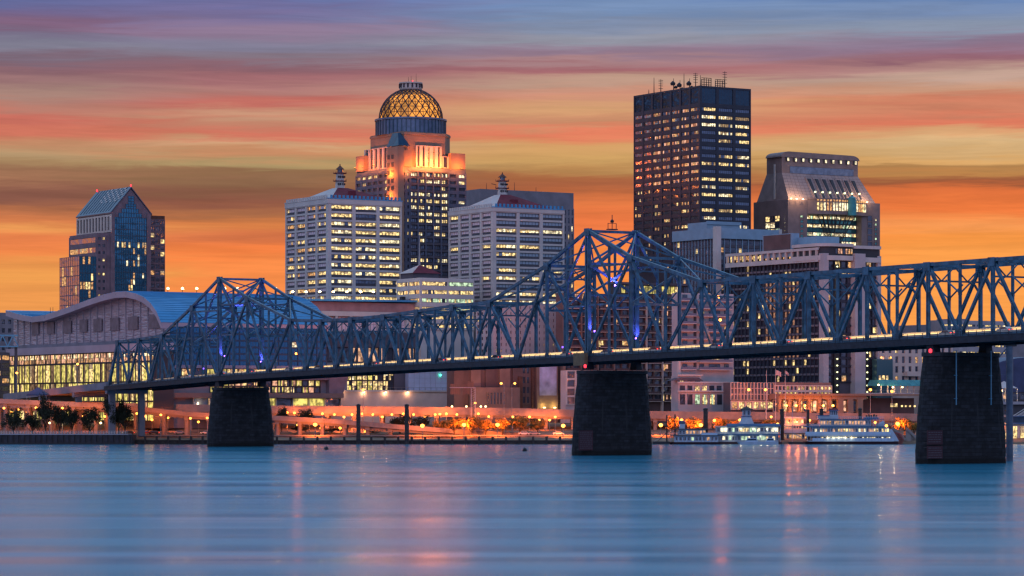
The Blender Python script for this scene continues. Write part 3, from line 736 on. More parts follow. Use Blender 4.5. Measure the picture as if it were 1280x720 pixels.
# -- glass-domed tower
def dome_tower():
    b = Bd('domed_tower', 'tall stone office tower crowned by a glowing latticed dome', 'building', 500, 1510)
    D = b.s_(446); W_ = b.f(582); z0 = 40; z1 = b.z(208)
    b.core(0, W_, 0, D, 0, z1, 'aegon')
    # front: bays of paired windows, centre bank of dark glass
    a = b.f(512); c = b.f(560)
    b.facade('F', 0, 0, .6, a, z0, z1 - 2, 2, 26, 1.5, 1.7, .8, 'aegon', pk(rn, .5, .45, 1, ('wl1', 'wl3')), pn=(2, 1), corner=True)
    b.facade('F', 0, 0, a, c, z0, z1 - 2, 5, 26, .7, 1.1, 1.0, 'aegon', pk(rn, .6, .85, .85, ('wl1', 'wl3'), 'woff'), pn=(3, 1), mu=.3, sm='darkstone')
    b.facade('F', 0, 0, c, W_, z0, z1 - 2, 2, 26, 1.5, 1.7, .8, 'aegon', pk(rn, .5, .5, 1, ('wl1', 'wl3')), pn=(2, 1))
    b.facade('S', 0, 0, D * .22, D, z0, z1 - 2, 6, 26, 1.5, 1.7, .8, 'aegon', pk(rn, .3, .45, 1, ('wl2', 'wl1')), pn=(2, 1))
    # warm stone corner bay rising to the crown
    g = MB(); g.box(-2.6, D * .02 + .0, -2.6, D * .20, 0, z1 + 10, 'crownst')
    for k in range(26):
        z = 45 + k * 4
        if z > z1 + 5: break
        g.box(-2.72, -2.55, 2, 4.2, z, z + 2.2, 'mull'); g.box(-2.72, -2.55, 6, 8.2, z, z + 2.2, 'mull')
    g.build('corner_bay', b.t)
    cx, cy = W_ / 2 - 0, D / 2
    # crown block (chamfered) with tall slots
    zc1 = b.z(163); yk = 2.5; x0 = b.f(503, yk); x1 = b.f(571, yk)
    ch = 7.
    pts = [(x0 + ch - 6, yk), (x1 - ch, yk), (x1, yk + ch), (x1, D - yk - ch), (x1 - ch, D - yk), (x0 + ch, D - yk), (x0, D - yk - ch), (x0, yk + ch - 6)]
    g = MB(); g.prism(pts, 'z', z1, zc1, 'crownst'); g.prism([(cx + (x - cx) * 1.02, cy + (y - cy) * 1.02) for x, y in pts], 'z', zc1 - 1.6, zc1 - .4, 'crownst'); g.build('crown_wall', b.t)
    # slot windows
    zs0, zs1 = b.z(207), b.z(180)
    b.facade('F', 0, yk, b.f(519, yk), b.f(551, yk), zs0, zs1, 5, 1, 1.7, .6, .9, 'cream', lambda i, j: 'wl2' if i in (2, 3) else 'wd', pn=(2, 3))
    b.facade('F', 0, yk, x1 - 9, x1 - 1.5, zs0, b.z(192), 2, 1, 1.2, .6, .9, 'cream', lambda i, j: 'wd', pn=(1, 3))
    b.facade('S', x0, yk, 9, D - 2 * yk - 2, zs0, zs1, 6, 1, 1.8, .6, .9, 'cream', lambda i, j: 'wd', pn=(1, 4))
    b.facade('F', 0, 0, b.f(503), b.f(513), zs0 + .5, b.z(192), 2, 1, 1.0, .5, .6, 'cream', lambda i, j: 'wl2', pn=(1, 3))
    for q in ((-1, b.f(514), -.8, yk + 3, z1 + .01, b.z(187)), (W_ - 9, W_ - .5, -.5, yk + 3, z1 + .01, b.z(188)), (-.8, 6, D - 9, D - .5, z1 + .01, b.z(188))):
        g = MB(); g.box(*q, 'crownst'); g.build('corner_turret', b.t)
    # sloping dark glass hips at the chamfers
    g = MB(); za_, zb_ = b.z(182), b.z(165)
    g.add([(-1.5, -1.2, za_), (b.f(511), -1.2, za_), (b.f(505), 3.5, zb_), (.8, 3.5, zb_)], [(0, 1, 2, 3)], 'wdb')
    g.add([(-1.5, -1.2, za_), (.8, 3.5, zb_), (.8, 9, zb_), (-1.5, 11, za_)], [(0, 1, 2, 3)], 'wdb')
    g.add([(-1.5, -1.2, za_), (-1.5, 11, za_), (b.f(511), 11, za_), (b.f(511), -1.2, za_)], [(0, 1, 2, 3)], 'cream')
    g.build('hip_glazing', b.t)
    # drum
    kx = X(513.5, 1510 + 20); 
    ccx = (b.f(513.5, cy)); R_ = 43.5 * 1540 / F
    zd0, zd1 = zc1 - .4, b.z(150, cx, cy)
    g = MB(); g.lathe(ccx, cy, [(R_, zd0), (R_, zd1 - 1), (R_ + .7, zd1 - .9), (R_ + .7, zd1)], 48, 'drum')
    for k in range(48):
        a = 2 * pi * k / 48; g.beam((ccx + (R_ + .1) * cos(a), cy + (R_ + .1) * sin(a), zd0), (ccx + (R_ + .1) * cos(a), cy + (R_ + .1) * sin(a), zd1 - 1), .5, .5, 'mullt', up=(cos(a), sin(a), 0))
    g.build('drum', b.t)
    # dome
    Rd = 40 * 1540 / F; zt = b.z(111, cx, cy); hh = zt - zd1
    g = MB(); prof = []
    for i in range(17):
        u = i / 16 * R(82); prof.append((Rd * .97 * cos(u), zd1 + hh * sin(u) / sin(R(82)) * .985))
    g.lathe(ccx, cy, prof, 64, 'amber'); g.build('glow_inner_dome', b.t)  # glow put into the shell in place of lamps inside the dome
    g = MB(); nr_, nm = 8, 26
    def P(i, k, rr=1.0):
        u = R(82) * i / nr_; a = 2 * pi * k / nm; r = Rd * cos(u) * rr; return (ccx + r * cos(a), cy + r * sin(a), zd1 + hh * sin(u) / sin(R(82)))
    for i in range(nr_):
        for k in range(nm):
            o = .5 * (i % 2)
            a1_ = P(i, k + o); a2 = P(i, k + 1 + o); t1 = P(i + 1, k + .5 + o)
            g.beam(a1_, t1, .38, .38, 'domesteel'); g.beam(a2, t1, .38, .38, 'domesteel')
            g.beam(a1_, a2, .25, .25, 'domesteel')
            if i % 2 == 0: g.beam(P(i, k + o), P(min(i + 2, nr_), k + o), .25, .25, 'domesteel')
    g.build('dome_lattice', b.t)
    rc = 14.5 * 1540 / F; z2 = b.z(103.5, cx, cy)
    g = MB(); g.lathe(ccx, cy, [(rc * .9, zt - 1.2), (rc, zt), (rc * .95, zt + .2), (rc * .9, z2 - .7), (rc * 1.02, z2 - .6), (rc * 1.02, z2)], 32, 'cream')
    for k in range(16):
        a = 2 * pi * k / 16; g.box(ccx + rc * .98 * cos(a) - .3, ccx + rc * .98 * cos(a) + .3, cy + rc * .98 * sin(a) - .3, cy + rc * .98 * sin(a) + .3, zt + .3, z2 - .8, 'domesteel')
    g.build('lantern_cap', b.t)
    for dx_, hh_ in ((-1.4, 3), (.2, 3.6), (3.2, 5)):
        g = MB(); g.lathe(ccx + dx_, cy, [(.14, z2), (.06, z2 + hh_)], 6, 'dark'); g.build('antenna', b.t)
    g = MB(); g.lathe(ccx, cy - rc * .3, [(.2, z2 + .3), (.4, z2 + .8), (.1, z2 + 1.2)], 8, 'bulbr'); g.build('beacon', b.t)
    # floodlights washing the crown
    oc = (1, .21, .025)
    for x, y, z, P_ in ((b.f(522), -3.2, z1 + .4, 3600), (b.f(535), -3.2, z1 + .4, 3600), (b.f(549), -3.2, z1 + .4, 3400), (W_ - 5, -4.5, z1 + .2, 2200), (-5.0, 5, z1 - 4, 2600), (-4, D * .45, z1 + 2, 1700), (-4, D * .7, z1 + 2, 1700), (-4, D - 5, z1 + 2, 1500),
                        (b.f(507), -4.2, z1 - 2, 2000), (-5.0, 5, z1 - 26, 1500), (-5, 5, z1 - 15, 1500)):
        g = MB(); g.box(x - .4, x + .4, y - .3, y + .3, z - .5, z - .15, 'dark'); g.box(x - .3, x + .3, y - .2, y + .2, z - .15, z - .05, 'bulbo'); o = g.build('floodlight', b.t)
        plight((x, y, z + .3), P_ * 1.05, oc, o, .3)
    b.done()

mat('woffb', (.32, .44, .56), .35, .2)
# -- twin white towers with lighthouses
mat('wpinkl', (.84, .70, .76), .55, 0)  # pink sky reflection on the twins' side windows, put into the colour
def twin(label, L_, C_, Rr, Y, ztop_px, first, nrow, dpx, lh_px, lh_y0, lh_y1, pF, pS):
    b = Bd('office_block', label, 'building', C_, Y, group='twin white office blocks with rooftop lighthouses')
    D = b.s_(L_); W_ = b.f(Rr); zt = b.z(ztop_px); rh = dpx * Y / F; ztw = b.z(first); zb_ = ztw - nrow * rh
    b.core(0, W_, 0, D, 0, zt - 1.2, 'white')
    b.facade('F', 0, 0, 0, W_, zb_, ztw, 3, nrow, 1.7, .95, 1.1, 'whitec', pF, pn=(6, 1), mu=.2, sub=.36, subm='greyd', corner=True)
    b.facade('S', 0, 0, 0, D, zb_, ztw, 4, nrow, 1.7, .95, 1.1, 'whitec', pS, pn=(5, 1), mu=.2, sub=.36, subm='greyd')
    # parapet terrace with small piers
    g = MB()
    g.box(-1.4, W_, -1.4, -.9, ztw, zt - .9, 'whitec'); g.box(-1.4, -.9, -.89, D, ztw, zt - .9, 'whitec')
    g.box(-1.6, W_ + .2, -1.6, -.7, zt - .9, zt - .5, 'blueroof'); g.box(-1.6, -.7, -.69, D, zt - .9, zt - .5, 'whitec')
    n = 18
    for k in range(n): 
        x = W_ * (k + .5) / n; g.box(x - .45, x + .45, -1.0, -.3, zt - .5, zt + 1.0, 'blueroof')
        y = D * (k + .5) / n; g.box(-1.0, -.3, y - .45, y + .45, zt - .5, zt + 1.0, 'whitec')
    g.build('parapet', b.t)
    # hipped roof
    g = MB(); zr = b.z(lh_y1 + (2 if False else 0), W_ / 2, D / 2); zb0 = zt - .2; i_ = 3.0
    p = [(i_, i_, zb0), (W_ - i_, i_, zb0), (W_ - i_, D - i_, zb0), (i_, D - i_, zb0)]; cx, cy = b.f(lh_px, D / 2), D / 2; e = 2.8
    q = [(cx - e, cy - e, zr), (cx + e, cy - e, zr), (cx + e, cy + e, zr), (cx - e, cy + e, zr)]
    g.add(p + q, [(0, 1, 5, 4), (1, 2, 6, 5), (2, 3, 7, 6), (4, 5, 6, 7)], 'redroof'); g.add([p[3], p[0], q[0], q[3]], [(0, 1, 2, 3)], 'whitec')  # left slope whitened in place of sky reflection on the red metal
    g.box(cx - 1.4, cx + 1.4, i_ + 5, i_ + 8, zb0 + 1.5, zb0 + 4.2, 'redroof')
    g.build('roof', b.t)
    # lighthouse
    zl = b.z(lh_y0, cx, cy); h = zl - zr
    g = MB(); r = 2.3; g.lathe(cx, cy, [(r * 1.05, zr - .2), (r * .8, zr + h * .62), (r * .8, zr + h * .63)], 20, 'whitec')
    for k in range(4):
        for hh in (.12, .42): g.box(cx - 2.25 + 1.1 * k, cx - 1.65 + 1.1 * k, cy - r * 1.06, cy - r * .7, zr + h * hh, zr + h * (hh + .08), 'mull')
    tw = g.build('lighthouse_tower', b.t)
    g = MB()
    for hh in (.28, .60): g.lathe(cx, cy, [(r * 1.4, zr + h * hh), (r * 1.4, zr + h * hh + .3)], 20, 'redroof')
    for hh in (.28, .60):
        for k in range(7):
            a = 2 * pi * k / 7; g.box(cx + r * 1.42 * cos(a) - .06, cx + r * 1.42 * cos(a) + .06, cy + r * 1.42 * sin(a) - .06, cy + r * 1.42 * sin(a) + .06, zr + h * hh, zr + h * hh + 1.0, 'redroof')
    g.build('gallery', tw)
    g = MB(); g.lathe(cx, cy, [(r * .6, zr + h * .63), (r * .6, zr + h * .78)], 12, 'wd'); g.build('lantern', tw)
    g = MB(); g.lathe(cx, cy, [(r * .95, zr + h * .78), (r * .5, zr + h * .86), (r * .12, zr + h * .93), (r * .1, zr + h)], 12, 'rust'); g.build('cupola', tw)
    b.done()

def slab(name, label, L_, C_, Rr, Y, top, wm, cat='building', G=8., fF=None, fS=None, roof=None, core_m=None, z0F=None):
    """simple block; fF / fS = (z0px, z1px, nc, nr, pw, sh, pr, pick, pn, kwargs)"""
    b = Bd(name, label, cat, C_, Y, G)
    D = b.s_(L_) if L_ is not None and L_ < C_ else 40; W_ = b.f(Rr); zt = b.z(top)
    b.core(0, W_, 0, D, 0, zt, core_m or wm)
    if fF:
        z0, z1, nc, nr, pw, sh, pr, pick, pn, kw = fF; b.facade('F', 0, 0, 0, W_, b.z(z0), min(zt - .02, b.z(z1)), nc, nr, pw, sh, pr, wm, pick, pn, corner=bool(fS), **kw)
    if fS:
        z0, z1, nc, nr, pw, sh, pr, pick, pn, kw = fS; b.facade('S', 0, 0, 0, D, b.z(z0), min(zt - .02, b.z(z1)), nc, nr, pw, sh, pr, wm, pick, pn, **kw)
    b.W, b.D, b.zt = W_, D, zt
    return b

mat('wsunglow', (.1, .05, .04), .3, emit=(1, .36, .16), es=.42, etex=.5)  # orange pane glow in place of reflected sunset
def pnc():
    b = Bd('dark_tower', 'tallest dark flat-topped office tower with antennas, many of its windows lit', 'building', 875, 1450)
    D = b.s_(793); W_ = b.f(938); zt = b.z(107); rh = 9.72 * 1450 / F; z1 = b.z(131); nr = 21; z0 = z1 - nr * rh
    b.core(0, W_, 0, D, 0, zt - .05, 'pnc')
    pf = pk(rn, .86, .85, .92, ('wl1', 'wl3', 'wl1', 'wl4'), 'woff'); 
    rows = {}
    def pS(i, j):
        r = rn.random(); jj = nr - j
        # sunset reflection in the upper left panes, partly put in as glowing panes
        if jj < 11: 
            return lambda a, c: rn.choice(('wwarm', 'wlr', 'wl2', 'woff', 'wsunglow')) if i < 5 else rn.choice(('wpink', 'wpink', 'wwarm'))
        if r < .45: return lambda a, c: rn.choice(('wl2', 'wl1', 'wd', 'wd', 'wd'))
        return 'wd'
    b.facade('F', 0, 0, 0, W_, z0, z1, 3, nr, 1.6, 1.9, .5, 'pnc', pf, pn=(7, 1), mu=.22, corner=True)
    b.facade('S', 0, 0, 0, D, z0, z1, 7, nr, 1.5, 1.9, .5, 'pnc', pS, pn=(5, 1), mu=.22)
    b.facade('F', 0, 0, 0, W_, z1, zt, 3, 1, 1.6, 1.8, .5, 'pnc', lambda i, j: 'wdb', pn=(5, 1), mu=.1, corner=True, mm='darkstone')
    b.facade('S', 0, 0, 0, D, z1, zt, 7, 1, 1.5, 1.8, .5, 'pnc', lambda i, j: 'wdb', pn=(3, 1), mu=.1, mm='darkstone')
    # antennas along the two roof edges
    def mast(px, y1, kind, side='F'):
        g = MB()
        if side == 'S': y = b.s_(px, 2); x = 2
        else: y = 4; x = b.f(px, 4)
        zz = b.z(y1, x, y); g.lathe(x, y, [(.28, zt), (.12, zz)], 6, 'dark')
        if kind == 'array':
            for k in (.25, .5, .75, .95):
                for o in (-2.6, 2.6): g.box(x - 3.0, x + 3.0, y - .12, y + .12, zt + (zz - zt) * k - .12, zt + (zz - zt) * k + .12, 'dark')
            for o in (-2.8, -1.4, 1.4, 2.8): g.box(x + o - .15, x + o + .15, y - .15, y + .15, zt, zz - 1 + (o % 1), 'dark')
        if kind == 'dish':
            g.lathe(x - .8, y - .5, [(1.1, zz - 3.5), (1.3, zz - 2.4), (.3, zz - 1.4)], 10, 'dark'); g.lathe(x + .9, y - .5, [(.8, zz - 5), (1., zz - 4.2), (.3, zz - 3.6)], 10, 'dark')
        if kind == 'tree':
            for k in (.3, .5, .65, .8, .92): g.box(x - 1.3, x + 1.3, y - .1, y + .1, zt + (zz - zt) * k - .1, zt + (zz - zt) * k + .1, 'dark')
        g.build('antenna', b.t)
    for px, y1, k in ((811, 112, ''), (817.5, 97, ''), (826, 99, 'tree'), (842, 98, 'dish'), (850, 100, 'dish'), (855, 92, ''), (862, 98, 'dish')): mast(px, y1, k, 'S')
    for px, y1, k in ((869.5, 91, 'tree'), (875.5, 94, ''), (883, 97, 'array'), (900, 99, 'array'), (906, 89, 'tree')): mast(px, y1, k)
    b.done()

def humana():
    b = Bd('granite_tower', 'rose granite tower with sloped lit shoulders and rounded top, right of the dark flat-topped tower', 'building', 985, 1480)
    D = b.s_(942); W_ = b.f(1100); zb_ = b.z(249)
    # plinth block with recessed glazed centre
    gl0, gl1 = b.f(1009), b.f(1077); zr0 = b.z(267)
    g = MB(); g.box(0, gl0, 0, D, 0, zb_, 'humstone'); g.box(gl1, W_, 0, D, 0, zb_, 'humstone'); g.box(gl0, gl1, 4.5, D, 0, zb_, 'humstone'); g.box(gl0, gl1, .01, 4.5, zr0, zb_, 'humstone'); g.build('wall', b.t)
    def stripes(i, j): return (lambda a, c: rn.choice(('wl3', 'wl3', 'wlc', 'wl1'))) if j % 2 == 1 else 'wgreen'
    b.facade('F', gl0, 4.5, 0, gl1 - gl0, b.z(340), zr0, 5, 14, .25, .3, .2, 'mullt', stripes, pn=(5, 1), mu=.12, mm='mullt')
    for l, r in ((1000, 1004), (1093, 1096)):
        b.facade('F', 0, 0, b.f(l), b.f(r), b.z(340), zr0, 1, 12, .3, 1.2, .25, 'humstone', pk(rn, .5, .8, .9, ('wl3', 'wlc'), 'wgreen'))
    b.facade('F', 0, 0, b.f(1084), b.f(1090), b.z(340), zr0 + 1, 1, 9, .3, .5, .25, 'humstone', lambda i, j: 'wd')
    # bowed gallery with windows under the slopes
    a0, a1 = b.f(1010), b.f(1085); mid = (a0 + a1) / 2; pts = []
    for k in range(13):
        u = k / 12; pts.append((a0 + (a1 - a0) * u, -4.2 * sin(pi * u)))
    zg0, zg1 = b.z(266), b.z(246)
    g = MB(); g.prism(pts + [(a1, .4), (a0, .4)], 'z', zg0, zg1, 'humstone'); 
    for z in (zg0 - .01, zg1 - .7): g.prism([(mid + (x - mid) * 1.02, y - .25) for x, y in pts] + [(a1, .3), (a0, .3)], 'z', z - .02, z + .72, 'humstone')
    g.build('bowed_gallery', b.t)
    for k in range(19):
        u = (k + .7) / 19.4
        if 10.2 < k < 11.8: continue
        x = a0 + (a1 - a0) * (.10 + .86 * u); uu = (x - a0) / (a1 - a0); y = -4.2 * sin(pi * uu) - .12
        g = MB(); zz0, zz1 = b.z(261.5), b.z(251.5)
        g.box(x - .42, x + .42, y - .2, y + .4, zz0, zz1, rn.choice(('wl1', 'wl3', 'wl2'))); g.box(x - .45, x + .45, y - .2, y + .4, b.z(249.8), b.z(247.6), 'wl2'); g.build('gallery_window', b.t)
    xx = b.f(1057); g = MB(); g.lathe(xx, -5.2, [(2.2, b.z(267)), (2.2, b.z(246)), (2.5, b.z(245.9)), (.3, b.z(242))], 16, 'teal'); g.build('turret', b.t)
    # steel truss under the gallery
    xm, zt_, zq = b.f(1041), b.z(267), b.z(300)
    g = MB()
    for k in range(9):
        u = -1 + k / 4; g.beam((xm + u * 12, -3.0, zt_), (xm + u * 4.5, -1.0, zq), .3, .3, 'dark')
        if k < 8: g.beam((xm + u * 12, -3, zt_), (xm + (u + .25) * 4.5, -1, zq), .2, .2, 'dark'); g.beam((xm + (u + .25) * 12, -3, zt_), (xm + u * 4.5, -1, zq), .2, .2, 'dark')
    for k in range(7):
        v = k / 6; hw = 12 - 7.5 * v; z = zt_ + (zq - zt_) * v; g.beam((xm - hw, -3 + 2 * v, z), (xm + hw, -3 + 2 * v, z), .26, .26, 'dark')
    g.box(xm - 4.6, xm + 4.6, -1.4, -.6, zq - 14, zq, 'dark')
    g.build('support_truss', b.t)
    # left wall windows
    b.facade('S', 0, 0, b.s_(975), b.s_(957), b.z(300), b.z(268), 3, 4, .3, .4, .2, 'humstone', lambda i, j: rn.choice(('wl3', 'wlc', 'wl1', 'wd')), pn=(2, 2))
    b.facade('S', 0, 0, b.s_(982.5), b.s_(980), b.z(320), b.z(266), 1, 11, .3, 1.6, .2, 'humstone', lambda i, j: 'wl3')
    # sloped upper body
    xa, xb = 1.2, W_ - 2.2; zs0, zs1 = b.z(246, 0, 2), b.z(215, 0, 9); zt = b.z(195, 0, 10)
    x2a, x2b = 4.5, W_ - 5.5; ys = 1.0; yt = 11.0; yd = D - 5
    v = [(xa, ys, zb_), (xb, ys, zb_), (xb, D - 1, zb_), (xa, D - 1, zb_), (x2a, yt, zs1), (x2b, yt, zs1), (x2b, yd, zs1), (x2a, yd, zs1)]
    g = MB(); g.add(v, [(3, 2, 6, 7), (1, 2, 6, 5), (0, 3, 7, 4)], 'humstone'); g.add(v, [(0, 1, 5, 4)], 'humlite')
    # joints of the cladding, standing slightly proud
    for k in range(1, 9):
        u = k / 9; y = ys + (yt - ys) * u; z = zb_ + (zs1 - zb_) * u; g.beam((xa + (x2a - xa) * u, y - .03, z), (xb + (x2b - xb) * u, y - .03, z), .08, .1, 'humstone')
    for k in range(1, 22):
        u = k / 22; g.beam((xa + (xb - xa) * u, ys - .03, zb_ + .05), (x2a + (x2b - x2a) * u, yt - .03, zs1 - .05), .1, .08, 'humstone')
    g.build('sloped_body', b.t)
    # dormer slots cut by fins with lamps
    for k in range(7):
        u = .31 + k * .085; x = xa + (xb - xa) * u
        g = MB(); g.prism([(ys + .2, zb_ + .3), (ys - .15, zb_ + .35), (yt - 3.5, zs1 - 2.6), (yt - 2.2, zs1 - 2.6), (yt - 2.2, zs1 - 4)], 'x', x, x + 1.7, 'mull')
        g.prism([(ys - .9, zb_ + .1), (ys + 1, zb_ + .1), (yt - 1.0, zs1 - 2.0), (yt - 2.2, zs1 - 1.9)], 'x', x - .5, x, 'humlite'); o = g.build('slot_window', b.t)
        gg = MB(); gg.box(x + .5, x + 1.1, ys + 1.2, ys + 2.0, zb_ + 4.2, zb_ + 4.9, 'bulbc'); gg.build('lamp', o)
    # upper wall + barrel top
    g = MB(); g.box(x2a, x2b, yt, yd, zs1 - .01, zt, 'humstone'); g.box(x2a + 5, x2b - 3, yt - .3, yt - .01, zs1, b.z(207, 0, yt), 'steelgrey')
    zz = b.z(188.5, 0, 12); n = 8; prof = [(x2a - 1.2, zt - .1)]
    for k in range(n + 1): a = pi / 2 * k / n; prof.append((x2a + 4.5 - 5.2 * cos(a), zt + (zz - zt) * sin(a)))
    for k in range(n + 1): a = pi / 2 * (1 - k / n); prof.append((x2b - 4.5 + 5.2 * cos(a), zt + (zz - zt) * .86 * sin(a)))
    prof.append((x2b + 1.2, zt - .1))
    g.prism(prof, 'y', yt - .4, yd, 'humstone'); g.build('rounded_top', b.t)
    for k in range(10):
        x = x2a + 2.2 + (x2b - x2a - 5.5) * k / 9
        g = MB(); z = b.z(200.5, 0, yt - .5); g.box(x, x + 2.2, yt - .55, yt - .41, z, z + 2.0, 'mull'); g.box(x + .9, x + 2.0, yt - .62, yt - .56, z + .1, z + 1.7, 'wl3'); g.build('attic_window', b.t)
    for x, P_ in ((b.f(987), 800), (b.f(994), 800), (b.f(1002), 700), (b.f(1066), 600), (b.f(1074), 800), (b.f(1082), 800)):
        g = MB(); g.box(x - .3, x + .3, -1.5, -1.0, zb_ + .05, zb_ + .5, 'bulbw'); o = g.build('floodlight', b.t); plight((x, -2.6, zb_ + 2.4), P_ * 1.6, (1, .62, .32), o)
    b.fbox(b.fr, 'S', xa, 2, D * .35, D * .37 + .5, b.z(247), b.z(203), .0, .25, 'whitec')
    b.done()
mat('wgreen', (.08, .30, .30), .15, .7)
mat('steelgrey', (.20, .25, .36), .4, .4, nscale=.5)

def galt_east():
    b = slab('glass_office_block', 'pale blue-capped office block with dark glass walls and a white corner fin', 843, 897, 972, 1400, 286, 'blueroofl', core_m='darkstone',
             fF=(440, 298, 10, 15, .35, 1.2, .5, pk(rn, .35, .55, .8, ('wl1', 'wl2')), (2, 1), dict(sm='darkstone')),
             fS=(440, 298, 14, 15, .35, 1.0, .5, pk(rn, .25, .35, .7, ('wl2', 'wl1'), 'wpinkd'), (1, 1), dict(sm='darkstone')))
    g = MB(); W_, D, zt = b.W, b.D, b.zt; zf = b.z(298)
    g.box(-1.4, W_ + .5, -1.4, -.6, zf, zt + .4, 'blueroofl'); g.box(-1.4, -.6, -.59, D, zf, zt + .4, 'blueroofl'); g.box(-2.6, 0.2, -2.6, 0.2, 0, zt + 1.0, 'whitec'); g.box(W_ - .3, W_ + 1.2, -1.8, 0, 0, zt + .8, 'whitec')
    g.build('cornice', b.t)
    x0, x1 = b.f(884, 14), b.f(925, 14); g = MB(); g.box(x0, x1, 14, 30, zt, b.z(277, 0, 14), 'blueroofl'); g.box(x0 - .5, x1 + .5, 13.5, 14, b.z(280, 0, 14), b.z(277, 0, 14) + .4, 'blueroofl'); g.build('penthouse', b.t); b.done()
mat('blueroofl', (.24, .38, .50), .5, nscale=.3, namt=.1)
mat('wpinkd', (.30, .24, .30), .15, .8, bump=.8, bscale=.2)

def galt_house():
    Y = 1330; b = Bd('river_hotel', 'dark gridded riverside hotel with a pale restaurant ring on top and bulb-lit columns', 'building', 1030, Y)
    D = b.s_(915); W_ = b.f(1097); zt = b.z(318); zb_ = 2
    b.core(0, W_, 0, D, 0, zt, 'darkstone')
    pS = pk(rn, .7, .17, .9, ('wl1', 'wl2', 'wlr')); 
    def pick(i, j):
        if 2 < j < 13 and 5 < i < 15 and rn.random() < .75: return 'wlamp'
        return 'wl1' if rn.random() < .14 else 'wd'
    b.facade('S', 0, 0, 0, D, b.z(478), b.z(325), 24, 15, .5, .9, .8, 'pnc', pick, pn=(2, 1), mu=.15, sm='greyh')
    b.facade('F', 0, 0, 2, W_, b.z(478), b.z(325), 8, 15, .5, .9, .8, 'pnc', pk(rn, .6, .3, .9, ('wl1', 'wl2')), pn=(1, 1), sm='pnc', ends=False)
    g = MB(); g.box(-1.6, 1.4, -1.6, 1.6, 0, zt + .5, 'white'); g.box(b.f(1063), b.f(1076), -3.4, .5, 0, b.z(316), 'white'); g.box(W_ - 1.2, W_ + .8, -1.6, .5, 0, zt, 'white'); g.build('white_fin', b.t)
    # restaurant ring: left gallery with arched bays, right rounded corner pavilion
    r0, r1 = b.z(327), b.z(309)
    g = MB(); g.box(-2.4, -1.7, 1.62, D + 2, r0, r0 + 2.0, 'whitec'); g.box(-2.4, -1.7, 1.62, D + 2, r1 - 1.2, r1, 'whitec'); g.box(-1.7, 4, 1.62, D + 2, r1 - .4, r1 - .02, 'whitec')
    nb = 15
    for k in range(nb + 1):
        y = 3 + (D - 2) * k / nb; g.box(-2.3, -1.4, y - .5, y + .5, r0 + 2.0, r1 - 1.2, 'cream')
    g.build('rooftop_gallery', b.t)
    for k in range(nb):
        y = 3 + (D - 2) * k / nb; b.window('S', -.6, 0, y + .6, y + (D - 2) / nb - .6, r0 + 2.1, r1 - 1.3, lambda i, j: rn.choice(('wl2', 'wl1', 'wlr')), (2, 1), .25)
    g = MB(); q0, q1 = b.z(318, 0, 0), b.z(304, 0, 0)
    def ring(zs, zt_, o, m):
        pts = [(-2 - o, 20)]
        for k in range(9): a = pi + pi / 2 * k / 8; pts.append((4 + (6 + o) * cos(a), 4 + (6 + o) * sin(a)))
        pts += [(b.f(1062), -2 - o), (b.f(1062), 20)]
        g.prism(pts, 'z', zs, zt_, m)
    ring(q0 - 2.5, q0 - .4, .6, 'whitec'); ring(q0 - .39, q1 - 1.4, -.4, 'mull'); ring(q1 - 1.39, q1, .8, 'whitec')
    g.box(b.f(1064), W_ + .5, -2, 12, q0 - 3, q0 - .8, 'whitec'); g.box(b.f(1064), W_ + .5, -2, 12, q1 - 2, q1 - .6, 'whitec'); g.box(b.f(1064), W_, -1, 12, q0 - .8, q1 - 2, 'mull')
    g.build('corner_pavilion', b.t)
    for k in range(7): b.window('F', 4, -1.65, 1 + k * 1.45, 2.2 + k * 1.45, q0 + .3, q1 - 2.2, lambda i, j: rn.choice(('wl2', 'wlr', 'wd')))
    g = MB(); ph = b.z(298, 8, 8); g.box(-.5, b.f(1010), 14, 26, q1, ph + 1, 'blueroofl') if False else g.box(2, b.f(1049, 8), 8, 24, q1, b.z(295, 0, 8), 'blueroofl'); g.box(-1.2, 3, 22, 44, zt, b.z(292.5, 0, 30), 'blueroofl'); g.box(-1.5, -1.2, 23, 43, zt + 2.5, b.z(293.5, 0, 30), 'brown'); g.build('plant_room', b.t)
    for px in (1046, 1083.5):
        g = MB(); x = b.f(px, -1.4); g.box(x - 1.4, x + 1.4, -1.4, .2, 0, b.z(330), 'dark'); o = g.build('lamp_column', b.t)
        z = b.z(333)
        while z > 8:
            gg = MB(); gg.lathe(x, -1.75, [(.05, z - .34), (.36, z - .15), (.36, z + .15), (.05, z + .34)], 8, 'bulbc'); gg.build('bulb', o); z -= 2.95
    b.done()
mat('greyh', (.16, .15, .18), .6)
mat('wlamp', (.1, .08, .06), .2, emit=(1, .45, .25), es=.38, etex=1.6)

